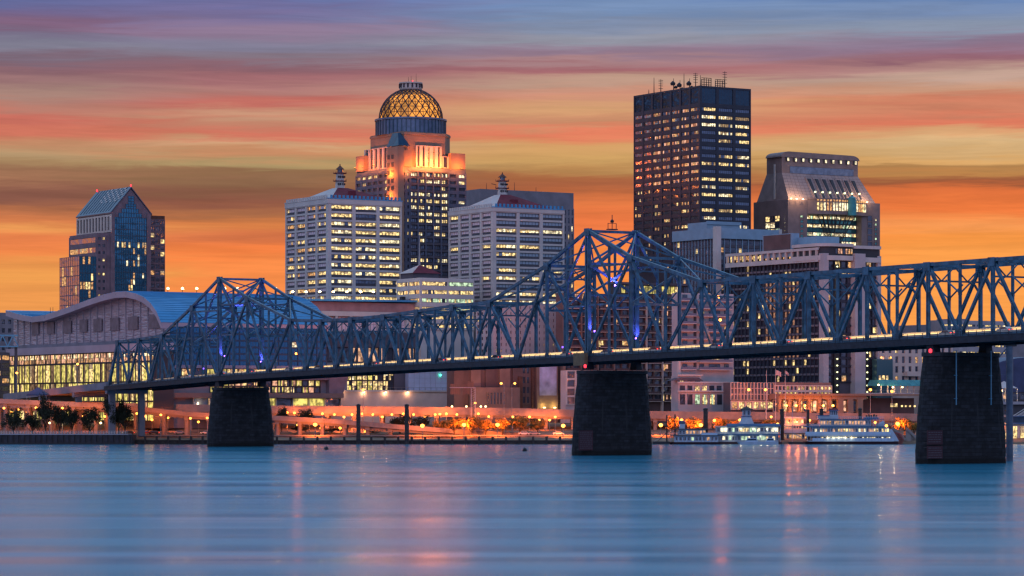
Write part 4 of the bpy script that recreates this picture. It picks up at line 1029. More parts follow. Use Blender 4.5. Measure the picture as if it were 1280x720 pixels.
def arena():
    b = Bd('riverfront_arena', 'riverfront arena with curved lilac wave roof, blue metal top and yellow-lit glass hall', 'arena', 212, 1250, 6.)
    D = b.s_(17); W_ = b.f(410)
    pp = [(17, 388), (33, 393), (50, 396), (66, 394), (83, 388.5), (100, 382.5), (120, 375), (140, 368.5), (155, 365), (168, 364.5), (180, 367), (190, 371.5), (199, 379), (206, 389), (212, 403)]
    prof = []
    for px, py in pp:
        y = b.s_(px); prof.append((y, b.z(py, 0, y)))
    prof.sort()
    n = len(prof)
    g = MB(); vs = []
    th = 2.6
    for x in (-4, W_):
        for y, z in prof: vs += [(x, y, z), (x, y, z - th)]
    fs = []; fe = []
    for k in range(n - 1):
        o = 2 * k; q = 2 * n + o
        fs.append((o, q, q + 2, o + 2)); fe += [(o + 1, o + 3, q + 3, q + 1), (o, o + 2, o + 3, o + 1), (q, q + 1, q + 3, q + 2)]
    fe += [(0, 1, 2 * n + 1, 2 * n), (2 * n - 2, 4 * n - 2, 4 * n - 1, 2 * n - 1)]
    g.add(vs, fs, 'blueroof'); g.add(vs, fe, 'lilac')
    for k in range(n - 1):      # standing seams and roof ribs
        (y0, z0), (y1, z1) = prof[k], prof[k + 1]
        for q in range(4):
            u = q / 4; g.box(-3.9, W_ - .1, y0 + (y1 - y0) * u - .08, y0 + (y1 - y0) * u + .08, z0 + (z1 - z0) * u - .05, z0 + (z1 - z0) * u + .22, 'blueroof')
        for q in range(1): g.beam((-4.06, y0, z0 - th / 2), (-4.06, y0, z0 + .05), .12, .2, 'greyl')
    g.build('wave_roof', b.t)
    # lilac wall under the wave
    zw = b.z(423)
    g = MB(); pts = [(y, z - th) for y, z in prof if z - th > zw + 1]
    g.prism([(pts[0][0], zw)] + pts + [(pts[-1][0], zw)], 'x', 0, 3, 'metalwave')
    y = 6
    while y < D - 3:
        zt = min(itp(prof, y), itp(prof, y + .3)) - th; g.box(-.35, -.01, y, y + .3, zw, zt, 'greyl'); y += 7.5
    g.build('metal_wall', b.t)
    for px, dy_ in ((45, 8), (64, 8), (85, 9), (105, 8), (123, 9), (144, 9), (167, 10), (195, 12)):
        y = b.s_(px); g = MB(); zc = zw + 4.5; g.box(-.45, -.36, y - dy_ / 2, y + dy_ / 2, zc, zc + 5.6, 'greyp'); g.build('wall_panel', b.t)
    g = MB(); g.box(0.01, W_ - .5, 0.0, D - 1, 0, zw - .01, 'grey'); g.prism([(pts[0][0] + 1, zw)] + [(y, z - .3) for y, z in pts[1:-1]] + [(pts[-1][0] - 1, zw)], 'x', 3.01, W_ - 1, 'grey'); g.build('inner_bowl', b.t)
    # glass hall along the left wall
    x0 = -9; ya, yb = -4, b.s_(10, -9); z0, z1 = b.z(488, x0, 0), b.z(438, x0, 0); zf = b.z(428.5, x0, 0)
    zlo = b.z(486, x0, yb)
    g = MB(); g.box(x0 - 1, .0, ya, yb, z1, zf, 'lilac'); g.box(x0 - .6, x0 + .6, yb - 1.5, yb, 0, z1, 'lilac'); g.box(x0, .01, ya, yb - 1.6, 0, z1 - .01, 'mull'); g.build('glass_hall', b.t)
    zm = b.z(452, x0, 0)
    def pu(i, j): return lambda a, c: rn.choice(('wlr', 'wl3', 'wl1', 'wlr', 'wld') if c == 1 else ('wl2', 'wld', 'wlr'))
    def pl(i, j): return lambda a, c: rn.choice(('wlg', 'wlg', 'wl1', 'wld', 'wld', 'wlg'))
    b.facade('S', x0, ya, 0, yb - ya - 2, zm, z1, 26, 1, .25, .7, .4, 'mull', pu, pn=(5, 2), mu=.12)
    b.facade('S', x0, ya, 0, yb - ya - 2, 3, zm, 26, 3, .35, .35, .4, 'mull', pl, pn=(3, 1), mu=.15)
    # riverward (right) wall: blue glass, lit concourse, stone base
    def row(p0, p1, nc, nr, pick, pn, m, a0=212, a1=408, pr=.4):
        b.facade('F', 0, 0, b.f(a0), b.f(a1), b.z(p0), b.z(p1), nc, nr, .4, .4, pr, m, pick, pn)
    row(458, 408, 16, 6, lambda i, j: 'wnavy' if rn.random() < .985 else 'wl3', (3, 1), 'navy')
    row(470, 460, 14, 1, pk(rn, 1, .75, .8, ('wl1', 'wlg', 'wl2')), (4, 1), 'mull')
    for z0_, z1_, o, m in ((b.z(474), b.z(470), 2.5, 'stonep'), (b.z(497), b.z(491), 3.2, 'brownl'), (b.z(460), b.z(456), 1.2, 'steelgrey')):
        b.fbox(b.fr, 'F', 0, 0, 0, W_ + (6 if m == 'brownl' else 0), z0_, z1_, 0, o, m)
    row(491, 474, 18, 2, pk(rn, 1, .85, .85, ('wl1', 'wlg', 'wl1', 'wlr')), (4, 1), 'mull', 262, 400, .6)
    row(510, 497, 9, 1, lambda i, j: 'wlg' if rn.random() < .4 else 'wd', (1, 1), 'cream', 240, 425, 1.2)
    g = MB(); g.prism([(W_ - 1, b.z(497)), (W_ + 5, b.z(497)), (W_ + 9, b.z(466)), (W_ - 1, b.z(466))], 'y', -3, 25, 'stonep'); g.build('raked_end_wall', b.t)
    # roof-edge lamps
    ym, zm_ = max(prof, key=lambda q: q[1])
    for px in (210, 228, 246, 281, 297, 345):
        q = (px - 640) / F; bx, by = b.w(0, ym + 22); x = (q * by - bx) / (G2.x - q * G2.y); zz = itp(prof, ym + 22)
        g = MB(); top = b.z(361.5, x, ym + 22); g.box(x - .1, x + .1, ym + 22, ym + 22.2, zz, top, 'dark'); g.lathe(x, ym + 22, [(.1, top - .2), (.62, top), (.62, top + .6), (.1, top + .9)], 8, 'bulbw'); o = g.build('roof_lamp', b.t)
        plight((x, ym + 20, top + 1), 500, WARM, o)
    g = MB(); y = b.s_(56); 
    for d in (0, 3): g.lathe(4, y + d, [(.15, itp(prof, y)), (.1, b.z(384, 4, y))], 6, 'dark')
    g.build('antenna', b.t)
    b.done()
mat('wnavy', (.03, .16, .34), .2, .6); mat('navy', (.02, .07, .14), .5)
mat('metalwave', (.40, .33, .39), .38, .45, nscale=.3, namt=.15, stretch=(.4, .4, 3), bump=.7, bscale=.5)
mat('greyp', (.17, .15, .19), .5, .3, nscale=.4)

gable_tower(); dome_tower()
r2 = random.Random(4)
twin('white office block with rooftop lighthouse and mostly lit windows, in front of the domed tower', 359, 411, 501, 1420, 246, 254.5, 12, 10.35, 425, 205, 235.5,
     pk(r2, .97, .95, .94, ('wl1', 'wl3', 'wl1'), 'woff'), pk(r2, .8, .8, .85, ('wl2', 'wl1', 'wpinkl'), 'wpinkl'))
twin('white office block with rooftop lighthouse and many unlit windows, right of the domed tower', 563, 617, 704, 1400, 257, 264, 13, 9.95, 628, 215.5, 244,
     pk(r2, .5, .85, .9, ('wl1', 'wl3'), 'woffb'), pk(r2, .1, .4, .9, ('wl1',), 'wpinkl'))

pnc(); humana(); galt_east(); galt_house(); arena()
# ---------------------------------------------------------------- rest of the city
r3 = random.Random(9)
def grey_back():
    b = slab('grey_slab_block', 'plain grey slab block behind the right-hand white office block', 560, 600, 717, 1640, 236, 'grey',
             fF=(420, 256, 26, 16, 1.3, 1.4, .5, pk(r3, .15, .2, .9), (1, 1), {}))
    for px, y1 in ((608, 229), (620, 231), (643, 228), (670, 234)):
        g = MB(); x = b.f(px, 10); g.lathe(x, 10, [(.2, b.zt), (.1, b.z(y1, x, 10))], 6, 'dark')
        if px == 620: g.beam((x, 10, b.z(y1, x, 10)), (x - 3, 10, b.z(y1, x, 10) + .5), .3, .3, 'dark')
        g.build('antenna', b.t)
    b.done()
grey_back()
def white_low():
    b = slab('ribbon_window_block', 'low white office block with lit ribbon windows and small red pyramid roof', 497, 526, 592, 1375, 347, 'whitec',
             fF=(412, 349, 2, 6, .8, 2.0, .6, pk(r3, 1, .95, .92, ('wl1', 'wl1', 'wlc')), (16, 1), {}),
             fS=(412, 349, 2, 6, .8, 2.0, .6, pk(r3, 1, .95, .92, ('wl1', 'wl2')), (8, 1), {}))
    x0, x1 = b.f(505, 16), b.f(541, 16); z0 = b.zt; zt = b.z(331, 8, 16); xm = (x0 + x1) / 2
    g = MB(); g.box(x0 + 1, x1 - 1, 9, 21, z0, z0 + 2.5, 'darkstone'); g.add([(x0, 8, z0 + 2.5), (x1, 8, z0 + 2.5), (x1, 22, z0 + 2.5), (x0, 22, z0 + 2.5), (xm, 15, zt)], [(0, 1, 4), (1, 2, 4), (2, 3, 4), (3, 2, 1, 0)], 'redroof')
    g.add([(x0, 8, z0 + 2.52), (x0, 22, z0 + 2.52), (xm, 15, zt + .02)], [(1, 0, 2)], 'whitec'); g.build('roof', b.t)  # white left slope imitates reflected sky over the red roof
    g = MB(); g.lathe(xm, 15, [(.7, zt - 1), (.35, zt + 5), (.15, zt + 14)], 8, 'metal'); g.build('spire', b.t); b.done()
white_low()
def conv():
    b = Bd('convention_hall', 'long low convention hall with thin pale roof, pink fascia and a string of roof lamps', 'building', 360, 1345)
    W_ = b.f(592); z0, z1 = b.z(388), b.z(373.5)
    g = MB()
    # gently curved roof dropping at the right-hand end
    pts = [(0, z1)]; xe = b.f(540)
    pts.append((xe, z1 + .6))
    for k in range(1, 7): a = k / 6; pts.append((xe + (W_ - xe) * a, z1 + .6 - (z1 - b.z(379, W_)) * 0 - 4.2 * a * a))
    low = [(x, z - .9) for x, z in reversed(pts)]
    g.prism(pts + low, 'y', -3, 60, 'blueroof'); g.build('roof', b.t)
    g = MB(); g.box(0, xe + 10, -1.2, -.01, z0, z1 - 1.0, 'pinkf'); g.build('fascia', b.t)
    b.core(0, xe + 12, 0, 58, 0, z1 - 1.5, 'greyl')
    # white wall with arched bays, dark upper storey and lit hall windows behind the bridge
    zz = (b.z(414), b.z(394))
    g = MB()
    nb = 9; x0 = b.f(400)
    for k in range(nb + 1):
        x = x0 + (xe + 8 - x0) * k / nb; g.box(x - .6, x + .6, -2.2, -.02, b.z(430), zz[1], 'whitec')
    g.box(x0 - .6, xe + 9, -2.3, -.02, zz[1], z0 - .02, 'whitec'); g.build('colonnade', b.t)
    b.facade('F', x0, 0, 0, xe + 8 - x0, zz[0] + .2, zz[1] - .2, 18, 1, .3, .3, .2, 'whitec', lambda i, j: 'wpinkl', pn=(2, 2))
    b.fbox(b.fr, 'F', 0, 0, x0, b.f(550), b.z(433), zz[0], 0, 3.0, 'darkstone')
    b.facade('F', x0, 0, 0, b.f(545) - x0, b.z(452), b.z(433), 16, 1, .8, .4, .5, 'darkstone', lambda i, j: ('wlp' if r3.random() < .75 else 'wd') if i > 2 else 'wd', pn=(2, 2))
    g = MB(); n = 17
    for k in range(n):
        px = 366 + k * 8.2 if k else 366
    g.build('ridge', b.t) if g.v else None
    for k, px in enumerate((366, 383, 400, 417, 434, 451, 467)):
        x = b.f(px, -3.2); z = z1 + .6; h = b.z(366, x, 0) - z
        g = MB(); g.box(x - .08, x + .08, -2.9, -2.75, z, z + h, 'dark'); g.lathe(x, -2.85, [(.1, z + h), (.66, z + h + .15), (.66, z + h + .7), (.1, z + h + .8)], 8, 'bulbw'); o = g.build('roof_lamp', b.t)
        plight((x, -3.8, z + h + .3), 650, WARM, o)
    g = MB(); x = b.f(524); g.box(x - 3, x + 2, 3, 8, z1, z1 + 1.6, 'metal'); g.lathe(x + 5, 5, [(1., z1 + .5), (1.2, z1 + 2), (.3, z1 + 2.6)], 8, 'metal'); g.box(x - 7, x - 5, 4, 6, z1, z1 + 2.4, 'dark'); g.build('roof_plant', b.t)
    # lower river hall: glazed hall, white block, terrace with uplit wall
    y0 = -38
    def PX_(px): return b.f(px, y0)
    zt1, zt2 = b.z(456, 0, y0), b.z(488, 0, y0)
    g = MB(); g.box(PX_(414), PX_(434), y0, -3, 0, b.z(462, 0, y0), 'steelgrey'); g.box(PX_(434.2), PX_(508), y0 + 1, -3, 0, zt1, 'darkstone'); g.build('river_hall', b.t)
    b.facade('F', PX_(434), y0 + 1, 0, PX_(493) - PX_(434), zt2, b.z(463, 10, y0), 9, 2, .3, .3, .5, 'mull', pk(r3, 1, .93, .95, ('wl1', 'wlg', 'wl3', 'wl1')), pn=(2, 2))
    g = MB(); g.box(PX_(508), PX_(568), y0 - 2, -3, 0, b.z(452, 20, y0), 'whiteb'); 
    for k in range(1, 6): g.box(PX_(508) + .1, PX_(568), y0 - 2.06, y0 - 2.01, zt2 + k * 2.2 - 1, zt2 + k * 2.2 - .92, 'greyl')
    for k in range(1, 9): x = PX_(508) + (PX_(568) - PX_(508)) * k / 9; g.box(x, x + .08, y0 - 2.1, y0 - 2.065, 1, b.z(452, 20, y0) - .1, 'greyl')
    g.build('white_block', b.t)
    g = MB(); xa, xb = PX_(398), PX_(563); zt3, zt4 = b.z(489.5, 0, y0 - 9), b.z(507, 0, y0 - 9)
    g.box(xa, xb, y0 - 9, y0 - 2.2, 0, zt3, 'cream'); g.box(xa, xb + 1, y0 - 9.6, y0 - 2.2, zt3, zt3 + .7, 'whitec')
    for x in range(int(xa), int(xb), 3): g.box(x, x + .08, y0 - 9.5, y0 - 9.4, zt3 + .7, zt3 + 1.9, 'metal')
    g.box(xa, xb, y0 - 9.5, y0 - 9.4, zt3 + 1.9, zt3 + 2.0, 'metal'); g.build('terrace', b.t)
    for px in (411, 439, 466, 494):
        x = PX_(px) + 1; g = MB(); g.box(x - .3, x + .3, y0 - 9.9, y0 - 9.62, zt3 - .4, zt3 - .05, 'bulbw'); o = g.build('wall_lamp', b.t); plight((x, y0 - 10.1, zt3 - .7), 330, (1, .50, .25), o, .15)
    g = MB(); x = PX_(547); g.lathe(x, y0 - 2.6, [(.1, b.z(470, x, y0)), (.45, b.z(470, x, y0) + .3), (.1, b.z(470, x, y0) + .8)], 8, 'bulbg'); o = g.build('green_lamp', b.t)
    b.done()
mat('pinkf', (.42, .22, .21), .6, nscale=.2)
mat('whiteb', (.50, .52, .66), .5, nscale=.15, namt=.12)
mat('wlp', (.1, .08, .06), .3, emit=(1, .52, .28), es=.75, etex=.4)
conv()
def plain_hotel():
    b = slab('punched_window_hotel', 'grey-white hotel slab with small punched windows seen through the truss', 596, 617, 706, 1325, 378, 'white',
             fF=(450, 380, 15, 9, 2.0, 1.4, .5, pk(r3, .5, .22, .9, ('wl1', 'wl2')), (1, 1), dict()),
             fS=(450, 380, 4, 9, 2.0, 1.4, .5, pk(r3, .5, .2, .9), (1, 1), {})); b.done()
plain_hotel()
def brown_block():
    b = Bd('brown_concrete_hall', 'brown windowless ribbed concrete hall beside the expressway, below the bridge deck', 'building', 566, 1292)
    W_ = b.f(703); zt = b.z(453); 
    b.core(0, W_, 0, 5, 0, zt, 'brown')
    g = MB()
    for l, r, m, o in ((566, 578, 'brown', 1.0), (588, 600, 'brownl', .6), (606, 617, 'brown', .9), (623, 636, 'brownl', 1.2), (640, 652, 'brown', .7), (664, 667, 'rust', .8)):
        g.box(b.f(l), b.f(r), -o, -.01, 0, zt - .2, m)
    g.build('wall_rib', b.t)
    # lower annex and lit corner
    g = MB(); g.box(b.f(592, -5), b.f(650, -5), -5, -1.3, 0, b.z(484, 0, -5), 'brownl'); g.build('annex', b.t)
    b.facade('F', 0, -5, b.f(608, -5), b.f(632, -5), b.z(506), b.z(490), 6, 1, .8, .5, .3, 'brownl', lambda i, j: 'wd')
    b.facade('F', 0, 0, b.f(652), b.f(662), b.z(506), b.z(456), 2, 4, .8, 1.6, .5, 'brown', lambda i, j: 'wd')
    x0, x1 = b.f(669), b.f(695)
    g = MB(); g.box(x0, x1, -1.6, -.02, 0, zt - .3, 'brownl'); 
    g.box(x0 + 1.2, x1 - .8, -1.75, -1.61, b.z(494), zt - 1, 'banner'); g.build('mural_panel', b.t)
    for px in (676, 689):
        x = b.f(px); z = b.z(509.5); g = MB(); g.box(x - .5, x + .5, -3.2, -2.6, z - .2, z + .2, 'bulbw'); o = g.build('uplight', b.t); plight((x, -3.2, z + .6), 420, (1, .75, .15), o, .2)
    g = MB(); g.box(b.f(646), b.f(651), -1.5, -.9, 0, b.z(470), 'rust'); g.build('service_tower', b.t); b.done()
brown_block()
def apartments():
    # brown balcony slab
    b = Bd('brown_balcony_tower', 'brown apartment slab of stacked balconies with a lit glass lounge on its roof', 'building', 704, 1318)
    W_ = b.f(846); zt = b.z(366); rh = 9.7 * 1318 / F; zb_ = b.z(504)
    b.core(0, W_, 0, 6, 0, zt, 'brown')
    nr = int((zt - zb_) / rh); 
    b.facade('F', 0, 0, 0, W_, zt - nr * rh, zt, 14, nr, 1.0, .5, .7, 'brown', pk(r3, .8, .17, .9, ('wl1', 'wl2', 'wlr')), (3, 1))
    for j in range(nr):
        z = zt - nr * rh + j * rh; g = MB()
        for k in range(7):
            x = W_ * k / 7; g.box(x + .9, x + W_ / 7 - .9, -2.0, -.72, z - .1, z + .12, 'cream'); g.box(x + .9, x + W_ / 7 - .9, -2.0, -1.9, z + .12, z + 1.1, 'brownb')
        g.build('balcony_row', b.t)
    g = MB()
    for k in range(8): x = W_ * k / 7; g.box(x - .25, x + .25, -1.7, 0, 2, zt, 'cream' if k in (5, 6, 7) else 'brownl')
    g.build('cross_wall', b.t)
    x0, x1 = b.f(768), b.f(862); 
    g = MB(); g.box(x0, x1, -1, 6, b.z(353.5), b.z(350.5), 'darkstone'); g.box(x0 + 1, x1 - 1, 0, 5, zt, b.z(353.6), 'mull'); g.build('roof_lounge', b.t)
    for k in range(16):
        w_ = (x1 - x0 - 2) / 16; b.window('F', x0 + 1, 0, k * w_ + .1, (k + 1) * w_ - .1, zt + .5, b.z(354.5), lambda i, j: r3.choice(('wlg', 'wl1', 'wlg', 'wd')), (2, 1))
    b.done()
    # white stepped balcony block
    b = Bd('white_balcony_tower', 'white stepped apartment block with balconies, in front of the dark riverside hotel', 'building', 848, 1290)
    W_ = b.f(917); zt = b.z(366); rh = 9.6 * 1290 / F; zb_ = b.z(468)
    b.core(0, W_, 0, 5, 0, zt, 'white')
    nr = int((zt - zb_) / rh); z0 = zt - nr * rh
    cols = ((853, 859), (874, 880), (886, 900), (905, 911))
    for j in range(nr):
        z = z0 + j * rh
        for l, r in cols: 
            if r3.random() < .94: b.window('F', 0, 0, b.f(l), b.f(r), z + .9, z + rh - .7, pk(r3, 1, .12, 1, ('wl1', 'wl2')), (max(1, int((r - l) / 4)), 1))
        g = MB()
        for l, r in ((849, 867), (871, 912)):
            g.box(b.f(l), b.f(r), -2.2, -.02, z - .15, z + .15, 'whitec'); g.box(b.f(l), b.f(r), -2.2, -2.1, z + .15, z + 1.15, 'balrail')
        g.build('balcony_row', b.t)
    g = MB(); g.box(b.f(867), b.f(870), -.4, 0, z0, zt, 'mull'); g.box(-.6, .6, -1, 0, 0, zt + .5, 'whitec'); g.build('shaft', b.t)
    # stepped terraces at its foot
    y = -8; 
    for k, (l, r, top, bot, d) in enumerate(((848, 876, 470, 481, 5.5), (848, 921, 479, 492, 7.5), (848, 931, 490, 508, 10))):
        g = MB(); x0, x1 = b.f(l, -d), b.f(r, -d); za, zb2 = b.z(top, 0, -d), b.z(bot, 0, -d); d2 = (0, 5.5, 7.5)[k]
        g.box(x0, x1, -d, -d2 - .02 if d2 else -.02, 0, za, 'white'); g.box(x0 - .5, x1 + .5, -d - .6, -d + .2, za, za + .7, 'whitec'); g.build('terrace', b.t)
        n = int((r - l) / 9)
        for q in range(n):
            w_ = (x1 - x0) / n
            if 1: b.window('F', x0, -d, q * w_ + .8, (q + 1) * w_ - .5, zb2 + .8, za - 1.0, pk(r3, 1, .5 if k == 2 else .22, .9, ('wlc', 'wl1') if k == 2 else ('wl1',)), (3, 1))
    x0, x1 = b.f(895, -13), b.f(921, -13)
    g = MB(); g.prism([(b.f(846, -10) - 1, b.z(476, 0, -6)), (b.f(878, -6), b.z(476, 0, -6)), (b.f(872, -6), b.z(472, 0, -6)), (b.f(850, -6), b.z(472, 0, -6))], 'y', -6.9, -3, 'darkstone'); g.build('roof', b.t)
    b.done()
    # small white end block by the middle pier
    b = Bd('white_end_block', 'narrow white framed apartment bay just left of the middle stone pier', 'building', 707, 1288)
    W_ = b.f(742); zt = b.z(463); b.core(0, W_, 0, 4, 0, zt, 'white')
    b.facade('F', 0, 0, 0, W_, b.z(506), zt, 3, 4, .8, .8, .8, 'whitec', pk(r3, .5, .4, .9, ('wlc', 'wl1')), (2, 1)); b.done()
mat('brownb', (.10, .055, .06), .5); mat('balrail', (.14, .16, .24), .4)
apartments()
def podium():
    b = Bd('hotel_podium', 'low riverfront podium with glazed atrium, salmon arches and lit colonnade', 'building', 918, 1268)
    W_ = b.f(1148); zA = b.z(478); zB = b.z(497)
    xa = b.f(972)
    b.core(0, xa, 3, 8, 0, zA, 'greyd'); b.core(xa + .01, W_, 3, 14, 0, zB, 'brown')
    b.facade('F', 0, 3, 0, xa, b.z(500), zA, 13, 3, .3, .3, .6, 'cream', lambda i, j: 'wd', (1, 2))
    b.facade('F', 0, 3, 0, xa, b.z(512), b.z(501), 6, 1, .8, .8, .7, 'cream', lambda i, j: 'wl1' if i > 0 else 'wl2', (3, 1))
    # lit hall behind with columns
    z0, z1 = b.z(496), b.z(481)
    g = MB(); g.box(xa, b.f(1044), 3.1, 10, zB + .01, b.z(477.5), 'brownl'); g.build('upper_hall', b.t)
    b.facade('F', xa, 3, 0, b.f(1044) - xa, z0, z1, 15, 2, .4, .9, .9, 'cream', pk(r3, 1, .6, 1, ('wl1', 'wlg', 'wl2')), (1, 1))
    # salmon arches and the terrace slab
    a0, a1 = b.f(966), b.f(1076); za, zb_ = b.z(515, 0, -4), b.z(499, 0, -4)
    g = MB(); g.box(a0, a1, -4, 2.9, zb_, zb_ + 1.6, 'crownst'); g.box(a0, a1 + 30, -5, 2.9, zb_ + 1.6, zb_ + 2.5, 'crownst'); 
    g.box(a1, W_ + 6, -3, 2.9, zB + 1, zB + 2.2, 'greyl')
    x = a0
    while x < a1: g.box(x, x + (1.6 if x < a0 + (a1 - a0) * .65 else 3.), -4, -2.6, 0, zb_, 'crownst'); x += 5.4
    g.build('arcade', b.t)
    b.facade('F', a0, 0, 0, a1 - a0, za, zb_ - .3, 18, 1, .4, .4, .3, 'cream', pk(r3, 1, .5, 1, ('wl2', 'wlr', 'wl1')), (1, 1))
    # brick wall with small lit windows
    for px in (1118, 1123, 1131, 1136, 1141, 1147): b.window('F', 0, 3, b.f(px), b.f(px + (4 if px < 1128 else 3)), b.z(509), b.z(503.5 if px < 1128 else 506), lambda i, j: 'wl1', (1, 1), o=.1)
    # railing
    g = MB(); 
    x = a1
    while x < W_ + 6: g.box(x, x + .1, -3, -2.9, zB + 2.2, zB + 3.3, 'metal'); x += 2
    g.box(a1, W_ + 6, -3, -2.9, zB + 3.3, zB + 3.42, 'metal'); g.build('railing', b.t)
    # teal canopy
    c0, c1 = b.f(1098, 1), b.f(1160, 1); z = b.z(482, 60, 1); zz = b.z(474.5, 60, 1)
    g = MB(); g.prism([(-1.5, z), (9, z), (7, zz), (1.5, zz)], 'x', c0, c1, 'teal')
    for k in range(1, 22): x = c0 + (c1 - c0) * k / 22; g.beam((x, -1.5, z + .05), (x, 1.5, zz + .05), .15, .12, 'teal')
    rf = g.build('canopy_roof', b.t)
    g = MB(); 
    for k in range(8): x = c0 + 1 + (c1 - c0 - 2) * k / 7; g.box(x - .2, x + .2, .2, .6, zB + 1, z, 'cream')
    g.build('canopy_column', b.t)
    for px, py in ((1098, 481), (1107, 493), (1116, 484), (1128, 484), (1139, 493), (1063, 498.5), (1083, 493)):
        x = b.f(px, -2); zz = b.z(py, x, -2); g = MB(); g.lathe(x, -2, [(.05, zz - .35), (.4, zz - .2), (.4, zz + .2), (.05, zz + .35)], 8, 'bulbw'); o = g.build('terrace_lamp', b.t)
        if px in (1098, 1116, 1139, 1063): plight((x, -3, zz), 900, WARM, o)
    # row of lamps in front of the arcade
    for px in (983, 995, 1006, 1018, 1029, 1041):
        x = b.f(px, -6); zz = b.z(507, x, -6); g = MB(); g.lathe(x, -6, [(.05, zz - .5), (.5, zz - .25), (.5, zz + .25), (.05, zz + .5)], 8, 'bulbo'); g.beam((x, -6, zz + .4), (x, -4.9, zb_ + 1.7), .12, .12, 'dark'); o = g.build('arcade_lamp', b.t)
        plight((x, -7, zz), 420, (1, .24, .04), o)
    b.done()
podium()
def pink_hotel():
    b = slab('pink_stone_hotel', 'pinkish stone hotel with paired dark windows between the dark hotel and the nearest pier', 1090, 1099, 1190, 1345, 428, 'cream',
             fF=(480, 431, 11, 4, 2.2, 1.5, .6, pk(r3, .8, .3, .9, ('wl1', 'wl2', 'wlr')), (2, 2), {}))
    g = MB(); x0, x1 = b.f(1096, -4), b.f(1116, -4); g.box(x0, x1, -4, -.62, 0, b.z(449, 0, -4), 'teald'); g.build('glass_annex', b.t)
    for k in range(3): b.window('F', x0, -4, 1 + k * 2, 2.6 + k * 2, b.z(475, 0, -4), b.z(469, 0, -4), lambda i, j: 'wl1')
    for px in (1101, 1113):
        x = b.f(px, -4); z = b.z(448, x, -4); g = MB(); g.lathe(x, -4.3, [(.1, z), (.35, z + .3), (.1, z + .8)], 8, 'bulbo'); g.build('wall_lamp', b.t)
    g = MB(); x0, x1 = b.f(1134, -3), b.f(1152, -3); g.box(x0, x1, -3, -.6, b.z(470, 0, -3), b.z(464, 0, -3), 'cream'); g.build('lit_sign_band', b.t)
    b.done()
mat('teald', (.06, .14, .17), .3, .3)
pink_hotel()
def far_right():
    b = slab('pale_office_block', 'pale office block with lit ribbon windows behind the nearest stone pier', 1160, 1176, 1262, 1500, 400, 'greyl',
             fF=(470, 402, 8, 8, 1.0, 2.4, .5, pk(r3, .8, .9, .8, ('wl1', 'wl3')), (5, 1), {})); b.done()
    b = slab('low_grey_block', 'low grey roofline seen above the bridge road, right of the nearest pier towers', None, 1180, 1330, 1700, 405, 'grey'); 
    for l, r, t_ in ((1192, 1212, 398), (1222, 1248, 401), (1252, 1262, 403)):
        g = MB(); g.box(b.f(l, 5), b.f(r, 5), 5, 20, b.zt, b.z(t_, 0, 5), 'grey'); g.build('roof_plant', b.t)
    b.done()
    # arched blue hall and riverside deck buildings at the right edge
    b = Bd('arched_hall', 'dark blue barrel-roofed hall at the right edge behind the tall mooring pile', 'building', 1252, 1330)
    zt = b.z(445); z0 = b.z(490); n = 14; cx = 26; pts = [(-14, z0)]
    for k in range(n + 1): a = pi - pi * k / n; pts.append((cx + 40 * cos(a), z0 + (zt - z0) * sin(a) ** .6))
    pts.append((cx + 40, z0)); g = MB(); g.prism(pts, 'y', 0, 40, 'bluehall'); rf = g.build('roof', b.t)
    b.core(-13, 64, .5, 39, 0, z0 - .02, 'darkstone'); b.facade('F', -13, .5, 0, 60, b.z(500), z0 - .5, 10, 1, .8, .6, .4, 'darkstone', pk(r3, 1, .4, .9, ('wl2', 'wlc')), (3, 1)); b.done()
    b = Bd('white_tent_pavilion', 'small white peaked tent pavilion lit from inside, right of the nearest pier', 'pavilion', 1254, 1262)
    z0, z1 = b.z(502), b.z(485); W_ = 8
    g = MB(); g.add([(0, 0, z1), (W_, 0, z1), (W_, 8, z1), (0, 8, z1), (W_ / 2, 4, z1 + 3)], [(0, 1, 4), (1, 2, 4), (2, 3, 4), (3, 0, 4)], 'whitec'); g.build('canopy', b.t)
    g = MB()
    for k in range(3):
        x = W_ * k / 2; g.box(x - .12, x + .12, 0, .25, z0, z1, 'whitec'); g.box(x - .12, x + .12, 7.75, 8, z0, z1, 'whitec')
    g.build('post', b.t)
    g = MB(); g.box(-2, 24, -1, 9, z0 - 1.2, z0, 'greyl'); g.box(-2, 24, .5, 8.5, 0, z0 - 1.22, 'greyd'); g.build('platform', b.t)
    g = MB(); g.lathe(2, 3, [(.1, z1 - 1.5), (.5, z1 - 1.2), (.1, z1 - .7)], 8, 'bulbw'); o = g.build('lamp', b.t); plight((2, 3, z1 - 1.2), 1200, WARM, o); plight((6, 3, z1 - 1.2), 900, WARM, o)
    b = Bd('floating_dock_house', 'blue-railed floating dock house with a lit doorway at the right edge', 'dock house', 1256, 1205, 0.)
    z1 = Z(530, 1205); g = MB(); g.box(-2, 22, 0, 10, .2, 1.2, 'dark'); g.box(-1, 21, 1, 9, 1.2, z1, 'cream'); g.box(-2, 22, 0, 10, z1, z1 + .5, 'boatblue'); g.box(-2, 22, 0, 10, z1 + 3.0, z1 + 3.3, 'boatblue'); g.box(0, 20, 2, 8, z1 + .5, z1 + 3.0, 'wdb'); g.build('cabin', b.t)
    for k in range(5): b.window('F', 0, 1, 1 + k * 4, 3.5 + k * 4, 1.6, z1 - .8, lambda i, j: 'wl1' if i % 2 == 0 else 'wl2', (2, 1)) if True else None
    x = 1.; g = MB(); g.lathe(x, -.4, [(.1, z1 + .6), (.5, z1 + .9), (.1, z1 + 1.4)], 8, 'bulbw'); o = g.build('lamp', b.t); plight((x, -1, z1 + 1), 900, ORANGE, o)
    b.done()
